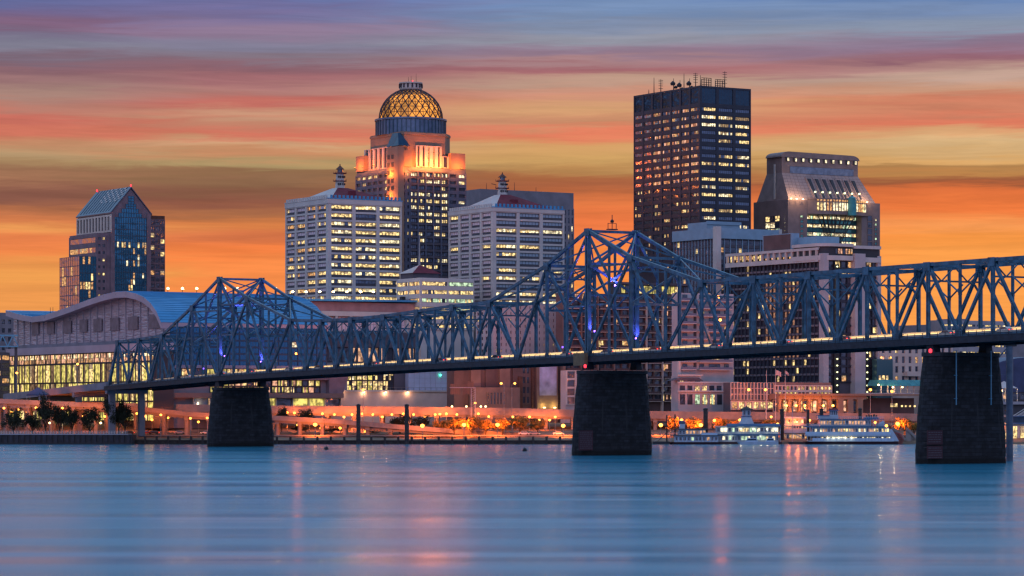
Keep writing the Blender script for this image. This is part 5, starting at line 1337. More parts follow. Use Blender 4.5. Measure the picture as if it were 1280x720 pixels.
    b = Bd('gangway_stair', 'pale covered gangway stair climbing from the floating dock to the tent', 'stair', 1258, 1225, 0.)
    g = MB(); 
    for k in range(18): g.box(k * .9, k * .9 + .9, 0, 2.2, 7.2 + k * .42, 7.5 + k * .42, 'greyl')
    for y in (0, 2.2): g.beam((0, y, 8.6), (16, y, 16.1), .18, .25, 'whitec'); g.beam((0, y, 7.1), (16, y, 14.6), .18, .5, 'whitec')
    for k in range(0, 18, 4): g.box(k * .9, k * .9 + .2, 1, 1.2, 0, 7.2 + k * .42, 'metal')
    g.build('stair_flight', b.t)
mat('bluehall', (.05, .07, .16), .5, .3, nscale=.2)
far_right()
def far_left():
    b = slab('grey_concrete_block', 'grey concrete office block at the left edge behind the arena', -60, -40, 31, 1480, 390, 'grey',
             fF=(440, 396, 9, 4, 1.6, 2.2, .7, pk(r3, .1, .1, .9), (1, 1), {})); b.done()
    b = slab('dark_glass_block', 'dark low glass block at the left edge beside the arena hall', -60, -40, 12, 1330, 440, 'darkstone',
             fF=(500, 442, 5, 6, .5, 1.2, .4, pk(r3, .8, .3, .9, ('wl2',)), (3, 1), {})); b.done()
    # blue steel footbridge truss glimpsed at the left edge
    t = thing('footbridge', 'bright blue truss footbridge glimpsed at the left edge above the dark block', 'bridge', (X(-30, 1300), 1300, 0), R(8))
    z0, z1 = Z(433, 1300), Z(419, 1300); g = MB(); Ln = X(22, 1300) - X(-30, 1300)
    for y in (0, 4):
        g.beam((0, y, z0), (Ln, y, z0), .6, .6, 'pipe'); g.beam((0, y, z1), (Ln, y, z1), .6, .6, 'pipe')
        for k in range(4):
            x = Ln * k / 4; g.beam((x, y, z0), (x + Ln / 8, y, z1), .4, .4, 'pipe'); g.beam((x + Ln / 8, y, z1), (x + Ln / 4, y, z0), .4, .4, 'pipe')
    g.box(0, Ln, 0, 4, z0 - .3, z0, 'greyd'); g.build('truss', t)
    g = MB(); 
    for x in (1, Ln - 1): g.box(x - .6, x + .6, 1, 3, 4, z0 - .31, 'greyd')
    g.build('support', t)
    t = thing('marquee_tent', 'dark blue peaked marquee tent beside the arena hall near the left edge', 'tent', (X(47, 1236), 1236, 12))
    w_ = 4.2; z0, z1 = Z(493, 1236) - 12, Z(483.5, 1236) - 12
    g = MB(); g.add([(-w_, -3, z0), (w_, -3, z0), (w_, 5, z0), (-w_, 5, z0), (0, 1, z1)], [(0, 1, 4), (1, 2, 4), (2, 3, 4), (3, 0, 4)], 'bluehall'); g.box(-w_, w_, -3, 5, z0 - .5, z0, 'bluehall'); g.build('canopy', t)
    g = MB()
    for x in (-w_ + .2, w_ - .2):
        for y in (-2.8, 4.8): g.box(x - .08, x + .08, y - .08, y + .08, -6, z0 - .5, 'metal')
    g.build('post', t)
far_left()

# ---------------------------------------------------------------- elevated expressway
def road_deck(name, label, pts, Y0, wd, th, par, sp, G, endw=0):
    """pts: (px, py of parapet top) along the run"""
    t = thing(name, label, 'elevated road', (0, Y0, 0))
    P = [(X(px, Y0), Z(py, Y0)) for px, py in pts]
    for nm, ya, yb, d0, d1, m in (('road_deck', 0, wd, -th, -par, 'concrete'), ('near_parapet', 0, .35, -par + .01, 0, 'concrete'), ('far_parapet', wd - .35, wd, -par + .01, 0, 'concrete'), ('road_surface', .36, wd - .36, -par + .01, -par + .03, 'asphalt'),
                                  ('edge_girder', 1.6, 2.2, -th - 1.0, -th - .01, 'grey')):
        g = MB(); vs = []; fs = [(0, 1, 2, 3)]
        for x, z in P: vs += [(x, ya, z + d0), (x, yb, z + d0), (x, yb, z + d1), (x, ya, z + d1)]
        n = len(P)
        for k in range(n - 1):
            for i in range(4): fs.append((4 * k + i, 4 * k + 4 + i, 4 * k + 4 + (i + 1) % 4, 4 * k + (i + 1) % 4))
        fs.append(tuple(4 * (n - 1) + i for i in (3, 2, 1, 0))); g.add(vs, fs, m)
        if nm == 'near_parapet':
            x = P[0][0]
            while x < P[-1][0] - 1:
                z = itp(P, x); g.box(x, x + .14, -.04, .34, z - par, z + .02, 'grey'); x += 2.4
        g.build(nm, t)
    x = P[0][0] + 3
    while x < P[-1][0]:
        z = itp(P, x) - th
        if z > 5.5:
            g = MB(); g.box(x - .9, x + .9, .8, wd - .8, z - 1.6, z - .01, 'concrete')
            for y in (2.5, wd - 2.5): g.lathe(x, y, [(.85, 2), (.85, z - 1.6)], 14, 'concrete')
            g.build('column', t)
        x += sp
    return t
road_deck('near_ramp', 'concrete riverside ramp sloping down from left to right in front of the expressway', [(-60, 495.5), (0, 498.5), (60, 501), (120, 504), (180, 509), (240, 515), (300, 518.5), (350, 520), (420, 524), (500, 531), (580, 537), (660, 541.5)], 1222, 9, 1.9, 1.0, 9.3, 3)
road_deck('expressway', 'long level concrete expressway lit salmon by sodium lamps along the riverfront', [(-80, 500), (0, 500.5), (100, 502), (200, 505), (342, 507), (500, 508), (640, 510), (715, 512), (830, 514), (1145, 517), (1330, 519)], 1250, 18, 3.2, 1.4, 11.5, 3)

# ---------------------------------------------------------------- quay furniture
mat('pilew', (.035, .035, .045), .8, nscale=.5, namt=.4)
def quay():
    t = thing('sheet_pile_wall', 'dark ribbed sheet pile river wall topped by a pale railing, left of the far pier', 'river wall', (0, 1185, 0))
    x0, x1 = X(-30, 1185), X(160, 1185); z1 = Z(543.5, 1185)
    g = MB(); x = x0
    while x < x1: g.box(x, x + 1.3, 0, 13, -3, z1, 'pilew'); g.box(x + 1.32, x + 2.2, .45, 12.9, -3, z1 - .02, 'dark'); x += 2.22
    g.box(x0, x1, -.1, 13, z1, z1 + .35, 'greyl'); g.box(x0, x1 + 1, -.9, -.12, -.4, .7, 'dark'); g.build('pile_wall', t)
    g = MB(); x = x0
    while x < x1: g.box(x, x + .16, .2, .36, z1 + .35, z1 + 1.45, 'whitec'); x += 1.1
    for h in (.8, 1.4): g.box(x0, x1, .22, .34, z1 + h, z1 + h + .12, 'whitec')
    g.build('railing', t)
    for nm, lab, a, c, Y, zt in (('timber_mooring_wall', 'low dark timber mooring wall with bollard posts, between the sheet pile wall and the far pier', 161, 262, 1193, 548.5),
                                 ('timber_mooring_wall', 'long low dark timber mooring wall between the far pier and the middle pier', 340, 716, 1193, 549)):
        t = thing(nm, lab, 'mooring wall', (0, Y, 0), group='timber mooring walls'); x0, x1 = X(a, Y), X(c, Y); z = Z(zt, Y) - .4
        g = MB(); g.box(x0, x1, 0, 1.2, -2, z, 'wood'); g.box(x0, x1, -.3, 0, z - .5, z - .1, 'wood'); g.build('walling', t)
        x = x0 + 2
        while x < x1: g = MB(); g.lathe(x, -.3, [(.5, -2), (.46, z + 1.4), (.3, z + 1.5)], 8, 'wood'); g.build('post', t); x += 4.6 if a < 300 else 5.4
    def mp(px, py, Y, r, lab): 
        t = thing('mooring_pile', lab, 'mooring pile', (X(px, Y), Y, 0), group='tall mooring piles'); g = MB(); z = Z(py, Y)
        g.lathe(0, 0, [(r, -3), (r * .92, z)], 14, 'wood'); g.lathe(0, 0, [(r * 1.08, 1.2), (r * 1.08, 2.2)], 14, 'dark'); g.build('pile', t); g = MB(); g.lathe(0, 0, [(r * 1.12, z), (r * 1.12, z + .35), (.1, z + .7)], 14, 'dark'); g.build('cap', t)
    mp(448, 507, 1188, .85, 'tall dark mooring pile, left one of the two standing between the far and middle piers')
    mp(508.5, 507, 1188, .85, 'tall dark mooring pile, right one of the two standing between the far and middle piers')
    mp(882, 512, 1192, .95, 'tall dark mooring pile between the work boat and the white wharf boat')
    mp(977.5, 513, 1204, .85, 'tall dark mooring pile at the right end of the white wharf boat')
    mp(1010, 514, 1204, .6, 'thin dark mooring pile behind the pink landing barge')
    mp(1075, 512, 1208, .75, 'tall dark mooring pile behind the paddle steamer')
    # tall steel pile next to the nearest pier
    c = (X(1262, 800), 800); t = thing('steel_pile', 'very tall blue-grey round steel pile with brackets right of the nearest stone pier', 'pile', (c[0], c[1], 0)); z = Z(433, 800)
    g = MB(); g.lathe(0, 0, [(.95, -3), (.95, z)], 18, 'pilem'); g.build('tube', t)
    g = MB(); g.box(-1.2, 1.8, -.8, .8, z, z + .5, 'dark'); g.beam((-.6, 0, z - .3), (-4.6, 0, z - 5), .3, .3, 'pilem'); g.beam((-.8, 0, z - 7.6), (-4.6, 0, z - 7.6), .12, .12, 'pilem'); g.box(-.1, 1.6, -.3, .3, z + .5, z + 1.6, 'dark'); g.build('bracket', t)
    g = MB(); g.lathe(1.4, -.6, [(.1, z + 1), (.3, z + 1.3), (.1, z + 1.7)], 8, 'bulbr'); g.build('navigation_light', t)
    # buoys
    for px, py, lab in ((408, 562, 'small dark round buoy floating right of the far pier'), (656, 564, 'small dark round buoy floating left of the middle pier')):
        Y = CH * F / (py - HZ); t = thing('buoy', lab, 'buoy', (X(px, Y), Y, 0), group='buoys'); g = MB(); g.lathe(0, 0, [(.3, -.4), (.75, -.1), (.8, .5), (.35, 1.0)], 12, 'dark'); g.build('float', t); g = MB(); g.lathe(0, 0, [(.08, 1), (.06, 1.7)], 6, 'dark'); g.build('staff', t)
mat('pilem', (.12, .16, .22), .5, .4, nscale=.5)
quay()

# ---------------------------------------------------------------- street lamps
def make_lamp(h, m, P, col, arm=0., r=.42, nm='street_lamp'):
    t = thing(nm, 'x', 'street lamp', (0, 0, 0)); 
    g = MB(); g.lathe(0, 0, [(.16, 0), (.09, h)], 8, 'metal')
    if arm: g.beam((0, 0, h - .1), (arm, 0, h + .3), .12, .12, 'metal')
    g.build('pole', t)
    g = MB(); x = arm; hz = h + (.3 if arm else 0); g.lathe(x, 0, [(r * .3, hz - r), (r, hz - r * .45), (r, hz + r * .3), (r * .3, hz + r * .8)], 10, m); g.build('lamp_head', t)
    g = MB(); g.lathe(x, 0, [(r * 1.05, hz + r * .85), (r * .5, hz + r * 1.1)], 10, 'dark'); g.build('lamp_cap', t)
    if P: slight((x, r + .45, hz - .1), P, col, t, (0, 1, -.25))
    return t
LP = {}
def lamp_at(px, py, Y, kind, lab, grp, zg=None):
    if zg is None: zg = itp([(1196, 0), (1201, 1.4), (1216, 2.6), (1250, 5.2), (1275, 7.6), (1300, 8)], Y)
    z = Z(py, Y); h = z - zg
    key = (kind, round(h)); 
    K = dict(big=('bulbo', 8500, ORANGE, 0, .8), mid=('bulbo', 2600, ORANGE, 0, .6), small=('bulbo', 1300, ORANGE, 0, .48), dot=('bulbo', 450, ORANGE, 0, .5), white=('bulbw', 1500, WARM, 0, .42), tall=('bulbo', 3500, ORANGE, -1.2, .5), tallr=('bulbo', 3500, ORANGE, 1.2, .5))[kind]
    loc = (X(px, Y) - K[3], Y, zg)
    if key not in LP:
        t = make_lamp(h, K[0], K[1], K[2], K[3], K[4]); LP[key] = t; t.location = loc
    else: t = dup(LP[key], loc)
    t['label'] = lab; t['group'] = grp
ORD = ('first', 'second', 'third', 'fourth', 'fifth', 'sixth', 'seventh', 'eighth', 'ninth', 'tenth', 'eleventh', 'twelfth', 'thirteenth', 'fourteenth', 'fifteenth', 'sixteenth', 'seventeenth', 'eighteenth', 'nineteenth', 'twentieth')
def lamps(rows, kinds, fmt, grp, Y):
    for k, (px, py) in enumerate(rows):
        kd = kinds if isinstance(kinds, str) else kinds[k]
        lamp_at(px, py, Y if not isinstance(Y, (list, tuple)) else Y[k], kd, fmt % ORD[k], grp)
lamps([(5, 510), (23, 511.5), (45, 509.5), (54, 513), (78, 512), (90, 515), (113, 517), (121, 517)], ['small', 'small', 'small', 'small', 'small', 'small', 'mid', 'small'], 'orange lamp among the dark trees behind the sheet pile wall, %s from the left', 'sodium lamps left of the far pier', [1212, 1234, 1214, 1236, 1212, 1236, 1213, 1236])
lamps([(171, 517), (181, 520), (201, 519), (210, 522), (238, 523), (259, 523)], ['small', 'mid', 'small', 'small', 'small', 'small'], 'orange lamp below the ramp left of the far pier, %s from the left', 'sodium lamps left of the far pier', [1212, 1236, 1213, 1238, 1212, 1214])
lamps([(359, 517), (387, 518), (418, 519.5), (440, 518), (466, 519), (490, 519), (517, 519), (544, 519), (571, 520)], 'small', 'orange lamp in the gap between expressway and ramp, %s from the far pier', 'sodium lamps behind the ramp', 1242)
lamps([(368, 516), (403, 517), (430, 521), (453, 517), (478, 521), (504, 517), (531, 521), (558, 518), (598, 519), (641, 520), (662, 522), (694, 520)], 'dot', 'small amber lamp inside the gap under the expressway, %s from the far pier', 'small lamps under the expressway', 1246)
lamps([(838, 526), (860, 528), (934, 526), (985, 529), (1012, 525), (1052, 524), (1094, 529), (1136, 531)], 'dot', 'small amber lamp on the bank behind the boats, %s from the middle pier', 'small lamps behind the boats', 1228)
lamps([(14, 515), (34, 514), (66, 515), (102, 519), (131, 520), (190, 523), (248, 526)], 'dot', 'small amber lamp under the ramp at the left bank, %s from the left edge', 'small lamps under the left ramp', 1231)
lamps([(372, 531), (394, 530.5), (401, 535), (425, 535), (431, 533), (457, 539)], ['small', 'big', 'small', 'mid', 'small', 'small'], 'orange lamp beneath the sloping ramp, %s from the far pier', 'sodium lamps beneath the ramp', [1236, 1210, 1238, 1236, 1238, 1236])
lamps([(528, 532), (580, 531), (622, 531), (704, 532)], ['big', 'big', 'big', 'big'], 'large orange promenade lamp, %s of four beside the trees left of the middle pier', 'promenade lamps', 1209)
lamps([(687, 525), (674, 524), (611, 521), (550, 519)], 'small', 'small orange lamp behind the lit trees, %s leftwards from the middle pier', 'lamps behind the lit trees', 1244)
lamps([(826, 532), (876, 532)], ['big', 'big'], 'large bright orange lamp behind the work boat, %s right of the middle pier', 'promenade lamps', 1212)
lamps([(893, 524), (909, 531), (964, 522), (972, 530)], ['mid', 'small', 'small', 'mid'], 'orange lamp behind the white wharf boat, %s from its left end', 'lamps behind the wharf boat', [1214, 1230, 1230, 1212])
lamps([(852, 525), (925, 524), (996, 527), (1068, 527)], ['mid', 'mid', 'mid', 'mid'], 'added orange lamp behind the moored boats, lighting the expressway, %s from the left', 'added lamps behind the boats', 1216)  # extra lamps added to turn the expressway front orange
lamps([(1108, 532), (1122, 530)], ['mid', 'big'], 'bright orange lamp by the stairs behind the paddle wheel, %s from the left', 'promenade lamps', 1214)
lamps([(936, 487), (957, 487)], 'mid', 'tall orange lamp before the glazed atrium, %s from the left', 'tall sodium lamps on the expressway', 1248)
lamps([(1088, 488), (1115, 489)], 'mid', 'tall orange lamp below the teal canopy, %s from the left', 'tall sodium lamps on the expressway', 1248)
lamp_at(626.5, 480, 1249, 'tall', 'tall orange lamp before the brown hall, left one of the pair, its arm pointing left', 'tall sodium lamps on the expressway')
lamp_at(643.5, 480, 1249, 'tallr', 'tall orange lamp before the brown hall, right one of the pair, its arm pointing right', 'tall sodium lamps on the expressway')
lamp_at(97, 455, 1230, 'small', 'tall orange lamp in front of the lit arena hall', 'tall sodium lamps on the expressway')
lamp_at(21, 466, 1230, 'small', 'tall orange lamp at the left corner of the lit arena hall', 'tall sodium lamps on the expressway')
lamp_at(594, 504, 1272, 'small', 'small orange lamp below the overhead road signs', 'expressway edge lamps')
for px, w in ((565, 'first'), (583, 'second'), (601, 'third'), (607, 'fourth')): lamp_at(px, 508, 1271, 'white', 'small white lamp on the expressway edge below the brown hall, %s from the left' % w, 'expressway edge lamps')
for px, w in ((62, 'left'), (126, 'right')): lamp_at(px, 528.5, 1207, 'white', 'small pale promenade lamp standing on the railed quay, %s one' % w, 'quay lamps')
lamp_at(454, 487, 1240, 'small', 'orange lamp before the glazed river hall', 'tall sodium lamps on the expressway')

# gantry signs seen from behind
t = thing('sign_gantry', 'overhead road sign gantry seen from behind, before the brown hall', 'road sign', (X(590, 1249), 1249, 0))
g = MB(); z0 = Z(510, 1249)
for px in (589, 594): x = X(px, 1249) - X(590, 1249); g.box(x - .15, x + .15, 0, .3, z0 - 4, Z(484, 1249), 'greyl')
for k in range(9): z = z0 + k * .95; g.beam((X(589, 1249) - X(590, 1249), .15, z), (X(594, 1249) - X(590, 1249), .15, z + .95), .12, .12, 'greyl')
g.box(X(562, 1249) - X(590, 1249), X(594, 1249) - X(590, 1249), 0, .3, Z(485, 1249), Z(484, 1249), 'greyl'); g.build('frame', t)
for l, r, a, c in ((563, 575, 480, 493), (579, 584, 480, 493), (584.2, 592, 477, 493)):
    g = MB(); x0, x1 = X(l, 1249) - X(590, 1249), X(r, 1249) - X(590, 1249); g.box(x0, x1, .35, .5, Z(c, 1249), Z(a, 1249), 'signback'); n = 5
    for k in range(n): x = x0 + (x1 - x0) * (k + .5) / n; g.box(x - .08, x + .08, .25, .34, Z(c, 1249), Z(a, 1249), 'brown')
    g.build('sign_panel', t)
# flag poles and flags
for px, y0, lab, fl in ((958, 463, 'bare flag pole, leftmost of the three before the dark hotel', 0), (969.5, 462, 'flag pole flying a pale flag, middle of the three before the dark hotel', 1), (981.5, 463, 'flag pole flying a small limp flag, rightmost of the three before the dark hotel', .6)):
    Y = 1246; zg = 5; t = thing('flag_pole', lab, 'flag pole', (X(px, Y), Y, zg), group='flag poles'); z = Z(y0, Y) - zg; g = MB(); g.lathe(0, 0, [(.16, 0), (.08, z)], 8, 'whitec'); g.lathe(0, 0, [(.05, z), (.22, z + .2), (.05, z + .4)], 8, 'yellow'); g.build('pole', t)
    if fl:
        g = MB(); vs = []; n = 8
        for k in range(n + 1):
            for q in (0, 1):
                vs.append((.1 + fl * 2.2 * k / n, .35 * sin(k * 1.3), z - .2 - fl * 2.0 * q - .9 * (k / n) ** 1.5)); vs.append((.1 + fl * 2.2 * k / n, .35 * sin(k * 1.3) + .04, z - .2 - fl * 2.0 * q - .9 * (k / n) ** 1.5))
        fs = []
        for k in range(n): o = 4 * k; fs += [(o, o + 2, o + 6, o + 4), (o + 1, o + 5, o + 7, o + 3), (o, o + 4, o + 5, o + 1), (o + 2, o + 3, o + 7, o + 6)]
        g.add(vs, fs, 'flag'); g.build('flag', t)
# ---------------------------------------------------------------- trees
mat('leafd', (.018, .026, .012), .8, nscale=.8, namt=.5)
mat('leaff', (.28, .17, .03), .8, nscale=.8, namt=.5)  # amber lamp light put into the leaf colour
mat('bark', (.05, .038, .03), .9)
def make_tree(seed, h, r, leaf, n=1900):
    rd = random.Random(seed); t = thing('tree', 'x', 'tree')
    g = MB()
    def limb(p, q, a, c):
        p = Vector(p); q = Vector(q); d = (q - p).normalized(); u = d.cross(Vector((.3, 1, .2))).normalized(); v = d.cross(u); vs = []
        for e, rr in ((p, a), (q, c)):
            for k in range(6): an = 2 * pi * k / 6; vs.append(e + u * rr * cos(an) + v * rr * sin(an))
        g.add(vs, [(k, (k + 1) % 6, 6 + (k + 1) % 6, 6 + k) for k in range(6)], 'bark')
    limb((0, 0, -.5), (.1, 0, h * .35), .32, .2); tips = []
    for k in range(9):
        a = 2 * pi * k / 9 + rd.uniform(-.3, .3); e = rd.uniform(.35, 1.25); L_ = r * rd.uniform(.6, .95)
        q = (L_ * cos(a) * cos(e) , L_ * sin(a) * cos(e), h * .35 + (h * .62) * rd.uniform(.35, 1) * sin(e)); limb((.1, 0, h * (.2 + .15 * rd.random())), q, .13, .04); tips.append(q)
        q2 = (q[0] + rd.uniform(-1, 1), q[1] + rd.uniform(-1, 1), q[2] + rd.uniform(.2, 1.2)); limb(q, q2, .05, .02); tips.append(q2)
    g.build('trunk', t)
    g = MB(); vs = []; fs = []
    cl = [(q, rd.uniform(.16, .34) * r) for q in tips] + [((rd.uniform(-.4, .4) * r, rd.uniform(-.4, .4) * r, h * rd.uniform(.55, .9)), .32 * r) for _ in range(6)]
    for i in range(n):
        c, cr = rd.choice(cl); d = Vector((rd.gauss(0, 1), rd.gauss(0, 1), rd.gauss(0, .8))); d.normalize(); p = Vector(c) + d * cr * rd.uniform(.45, 1.12)
        u = Vector((rd.gauss(0, 1), rd.gauss(0, 1), rd.gauss(0, 1))).normalized(); v = u.cross(Vector((rd.gauss(0, 1), rd.gauss(0, 1), rd.gauss(0, 1)))).normalized(); s = rd.uniform(.16, .34)
        o = len(vs); vs += [p - u * s, p + v * s * .6, p + u * s, p - v * s * .6]; fs.append((o, o + 1, o + 2, o + 3))
    g.add(vs, fs, leaf); g.build('crown', t); return t
TR = {}
def tree(px, Y, ytop, wpx, kind, lab, grp):
    zg = itp([(1196, 0), (1201, 1.4), (1216, 2.6), (1250, 5.2), (1275, 7.6), (1300, 8)], Y); h = Z(ytop, Y) - zg; r = wpx / 2 * Y / F * (1.25 if kind == 'leaff' else 1.15)
    k = (kind, len(TR) % 3)
    key = (kind, int(px) % 3)
    if key not in TR: t = make_tree(int(px) % 3 + (10 if kind == 'leaff' else 0), 8., 4., kind); TR[key] = t
    else: t = dup(TR[key])
    t.location = (X(px, Y), Y, zg); t.scale = (r / 4, r / 4, h / 8); t.rotation_euler = (0, 0, px * 1.7); t['label'] = lab; t['group'] = grp
G_ = 'dark trees on the left quay'
for px, Y, yt, w_, lab in ((17, 1206, 513, 26, 'dark tree at the left edge behind the sheet pile wall'), (40, 1210, 516, 24, 'dark tree behind the sheet pile wall, second from the left edge'), (57, 1206, 498, 22, 'slim dark tree rising above the ramp near the left pale promenade lamp'),
                           (74, 1208, 508, 24, 'dark tree behind the sheet pile wall, just right of the slim one'), (90, 1212, 510, 22, 'dark tree right of centre behind the sheet pile wall'), (112, 1208, 508, 26, 'dark tree left of the tallest broad dark tree'),
                           (140, 1204, 500, 26, 'tallest broad dark tree at the right end of the sheet pile wall'), (156, 1205, 504, 22, 'broad dark tree hugging the right side of the tallest one'), (148, 1213, 508, 30, 'dark tree right behind the tallest broad one')):
    tree(px, Y, yt, w_, 'leafd', lab, G_)
G_ = 'amber-lit trees along the promenade'
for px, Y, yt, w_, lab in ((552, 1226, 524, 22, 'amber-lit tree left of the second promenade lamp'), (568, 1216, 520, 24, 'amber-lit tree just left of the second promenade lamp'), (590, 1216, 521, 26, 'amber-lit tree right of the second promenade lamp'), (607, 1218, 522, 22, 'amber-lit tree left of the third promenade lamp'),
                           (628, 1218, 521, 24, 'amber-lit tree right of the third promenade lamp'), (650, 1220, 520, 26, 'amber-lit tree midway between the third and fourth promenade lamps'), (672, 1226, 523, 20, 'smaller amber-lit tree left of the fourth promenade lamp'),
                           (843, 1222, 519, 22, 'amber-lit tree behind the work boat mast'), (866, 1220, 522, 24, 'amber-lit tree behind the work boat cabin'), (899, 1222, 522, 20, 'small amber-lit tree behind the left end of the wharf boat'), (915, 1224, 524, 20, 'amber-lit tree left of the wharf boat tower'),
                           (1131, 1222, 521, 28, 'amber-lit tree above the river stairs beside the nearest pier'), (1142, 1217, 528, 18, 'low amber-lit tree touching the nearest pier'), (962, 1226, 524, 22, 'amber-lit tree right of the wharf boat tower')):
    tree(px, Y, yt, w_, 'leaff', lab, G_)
G_ = 'dark shrubs under the ramp'
for px, Y, yt, w_, lab in ((375, 1232, 533, 24, 'dark bush below the ramp, first from the far pier'), (415, 1232, 535, 26, 'dark bush below the ramp, second from the far pier'), (352, 1240, 508, 16, 'small bush in front of the expressway by the far pier'), (382, 1240, 511, 24, 'wide bush in front of the expressway right of the far pier'),
                           (500, 1236, 520, 30, 'dark bush between ramp and expressway, left of the right-hand mooring pile'), (527, 1236, 521, 26, 'dark bush between ramp and expressway, right of the right-hand mooring pile'), (466, 1238, 538, 22, 'dark bush below the ramp beside the left-hand mooring pile')):
    tree(px, Y, yt, w_, 'leafd', lab, G_)

# ---------------------------------------------------------------- vehicles
PAINT = {}
def paint(c):
    k = 'paint_%d' % len(PAINT)
    if c not in PAINT: mat(k, c, .3, .1); PAINT[c] = k
    return PAINT[c]
CARS = {}
def make_car(c):
    t = thing('parked_car', 'x', 'car'); m = paint(c); g = MB()
    g.prism([(-2.2, .35), (2.2, .35), (2.25, .75), (1.35, .95), (.75, 1.42), (-1.1, 1.45), (-1.75, 1.0), (-2.25, .9)], 'y', -.85, .85, m); g.build('body', t)
    g = MB(); g.prism([(1.22, .98), (.70, 1.36), (-1.05, 1.38), (-1.55, 1.0)], 'y', -.87, .87, 'wd'); g.build('window', t)
    for x in (-1.4, 1.4):
        for y in (-.8, .8):
            g = MB(); n = 12; g.prism([(x + .34 * cos(2 * pi * k / n), .34 + .34 * sin(2 * pi * k / n)) for k in range(n)], 'y', y - .12, y + .12, 'dark'); g.build('wheel', t)
    for y in (-.6, .6):
        g = MB(); g.box(2.2, 2.3, y - .2, y + .2, .55, .75, 'bulbw'); g.build('headlight', t)
        g = MB(); g.box(-2.3, -2.2, y - .2, y + .2, .6, .8, 'tail'); g.build('taillight', t)
    return t
mat('tail', (.4, .02, .02), .4, emit=(1, .04, .03), es=4)
def car(c, loc, rz, lab, grp, name='parked_car'):
    if c not in CARS: CARS[c] = make_car(c); t = CARS[c]
    else: t = dup(CARS[c])
    t.location = loc; t.rotation_euler = rz if isinstance(rz, tuple) else (0, 0, rz); t['label'] = lab; t['group'] = grp; return t
CW, CG, CB, CR_, CK = (.7, .7, .72), (.3, .31, .33), (.04, .08, .2), (.3, .03, .03), (.03, .03, .035)
zc = itp([(1196, 0), (1201, 1.4), (1216, 2.6), (1250, 5.2)], 1203)
for px, c, a in ((2, CW, 'white'), (12, CG, 'grey'), (22, CW, 'white'), (31, CK, 'black'), (76, CG, 'grey'), (90, CW, 'white'), (98, CK, 'black'), (112, CW, 'white'), (120, CR_, 'red')):
    car(c, (X(px, 1206), 1206, 2.0), R(180 if px % 2 else 0), a + ' car parked behind the quay railing, %s from the left' % ORD[(2, 12, 22, 31, 76, 90, 98, 112, 120).index(px)], 'cars parked on the left quay')
for k, (px, c, a) in enumerate(((161, CK, 'black'), (183, CR_, 'red'), (192, CK, 'black'), (225, CG, 'grey'), (258, CW, 'white'))):
    car(c, (X(px, 1228), 1228, 3.7), R(0 if k % 2 else 180), a + ' car parked under the ramp left of the far pier, %s from the left' % ORD[k], 'cars parked under the ramp')
for k, (px, c, a) in enumerate(((655, CW, 'white'), (668, CG, 'grey'), (698, CW, 'white'))):
    car(c, (X(px, 1219), 1219, 3.4), 0, a + ' car on the riverside road left of the middle pier, %s from the left' % ORD[k], 'cars on the riverside road')
# traffic on the bridge: cars standing nose to tail with their headlamps on
cols = [(CW, 'white'), (CG, 'grey'), (CK, 'black'), (CB, 'dark blue'), (CR_, 'red')]
rc = random.Random(8); s = -236.; k = 0
q4 = BR.matrix_world
while s < 344:
    zd = itp(DECK, s) - .94; sl = (itp(DECK, s + 5) - itp(DECK, s - 5)) / 10
    x = -3.2; p = Vector((PX, PY, 0)) + G2 * x + G1 * s
    c, a = cols[rc.randrange(5)]
    seg = 'before the middle pier towers' if s < -20 else ('between the middle and far pier towers' if s < 240 else 'past the far pier towers')
    lane = car(c, (p.x, p.y, zd + .02), (0, -math.atan(sl), TH + pi / 2), a + ' car with headlights on the bridge road %s' % seg, 'cars crossing the bridge', 'car')
    lane.name = 'car'
    # headlamp beam thrown ahead of the car onto road and parapet
    s += rc.uniform(20, 48); k += 1
# added glow bars and area lights standing in for the traffic light trail
mat('glowbar', (1, .8, .6), .4, emit=(1, .62, .19), es=1.7)
lt = thing('added_road_bars', 'string of added glow bars standing for traffic light trails on the blue bridge road', 'added light bars', (PX, PY, 0), TH)
s = -250.
while s < 344:
    z = itp(DECK, s + 3.8) - .94; sl = math.atan((itp(DECK, s + 7.6) - itp(DECK, s)) / 7.6)
    g = MB()
    z0_, z1_ = itp(DECK, s) - .94, itp(DECK, s + 7.6) - .94
    for q in (.6, 7.0): g.box(6.6, 6.75, s + q - .08, s + q + .08, z0_ + (z1_ - z0_) * q / 7.6, z0_ + (z1_ - z0_) * q / 7.6 + 1.04, 'dark')
    g.beam((6.67, s + .25, z0_ + 1.35), (6.67, s + 7.35, z1_ + 1.35), .16, .6, 'glowbar'); o = g.build('added_light_bar', lt)
    l = bpy.data.lights.new('lamp_light', 'AREA'); l.shape = 'RECTANGLE'; l.size = .12; l.size_y = 7.0; l.energy = 95; l.color = (1, .70, .33)
    lo = bpy.data.objects.new('lamp_light', l); COL.objects.link(lo); lo.parent = o; lo.location = (6.8, s + 3.8, z + 1.0); lo.rotation_euler = (0, -pi / 2 + .5, 0)
    s += 8.0
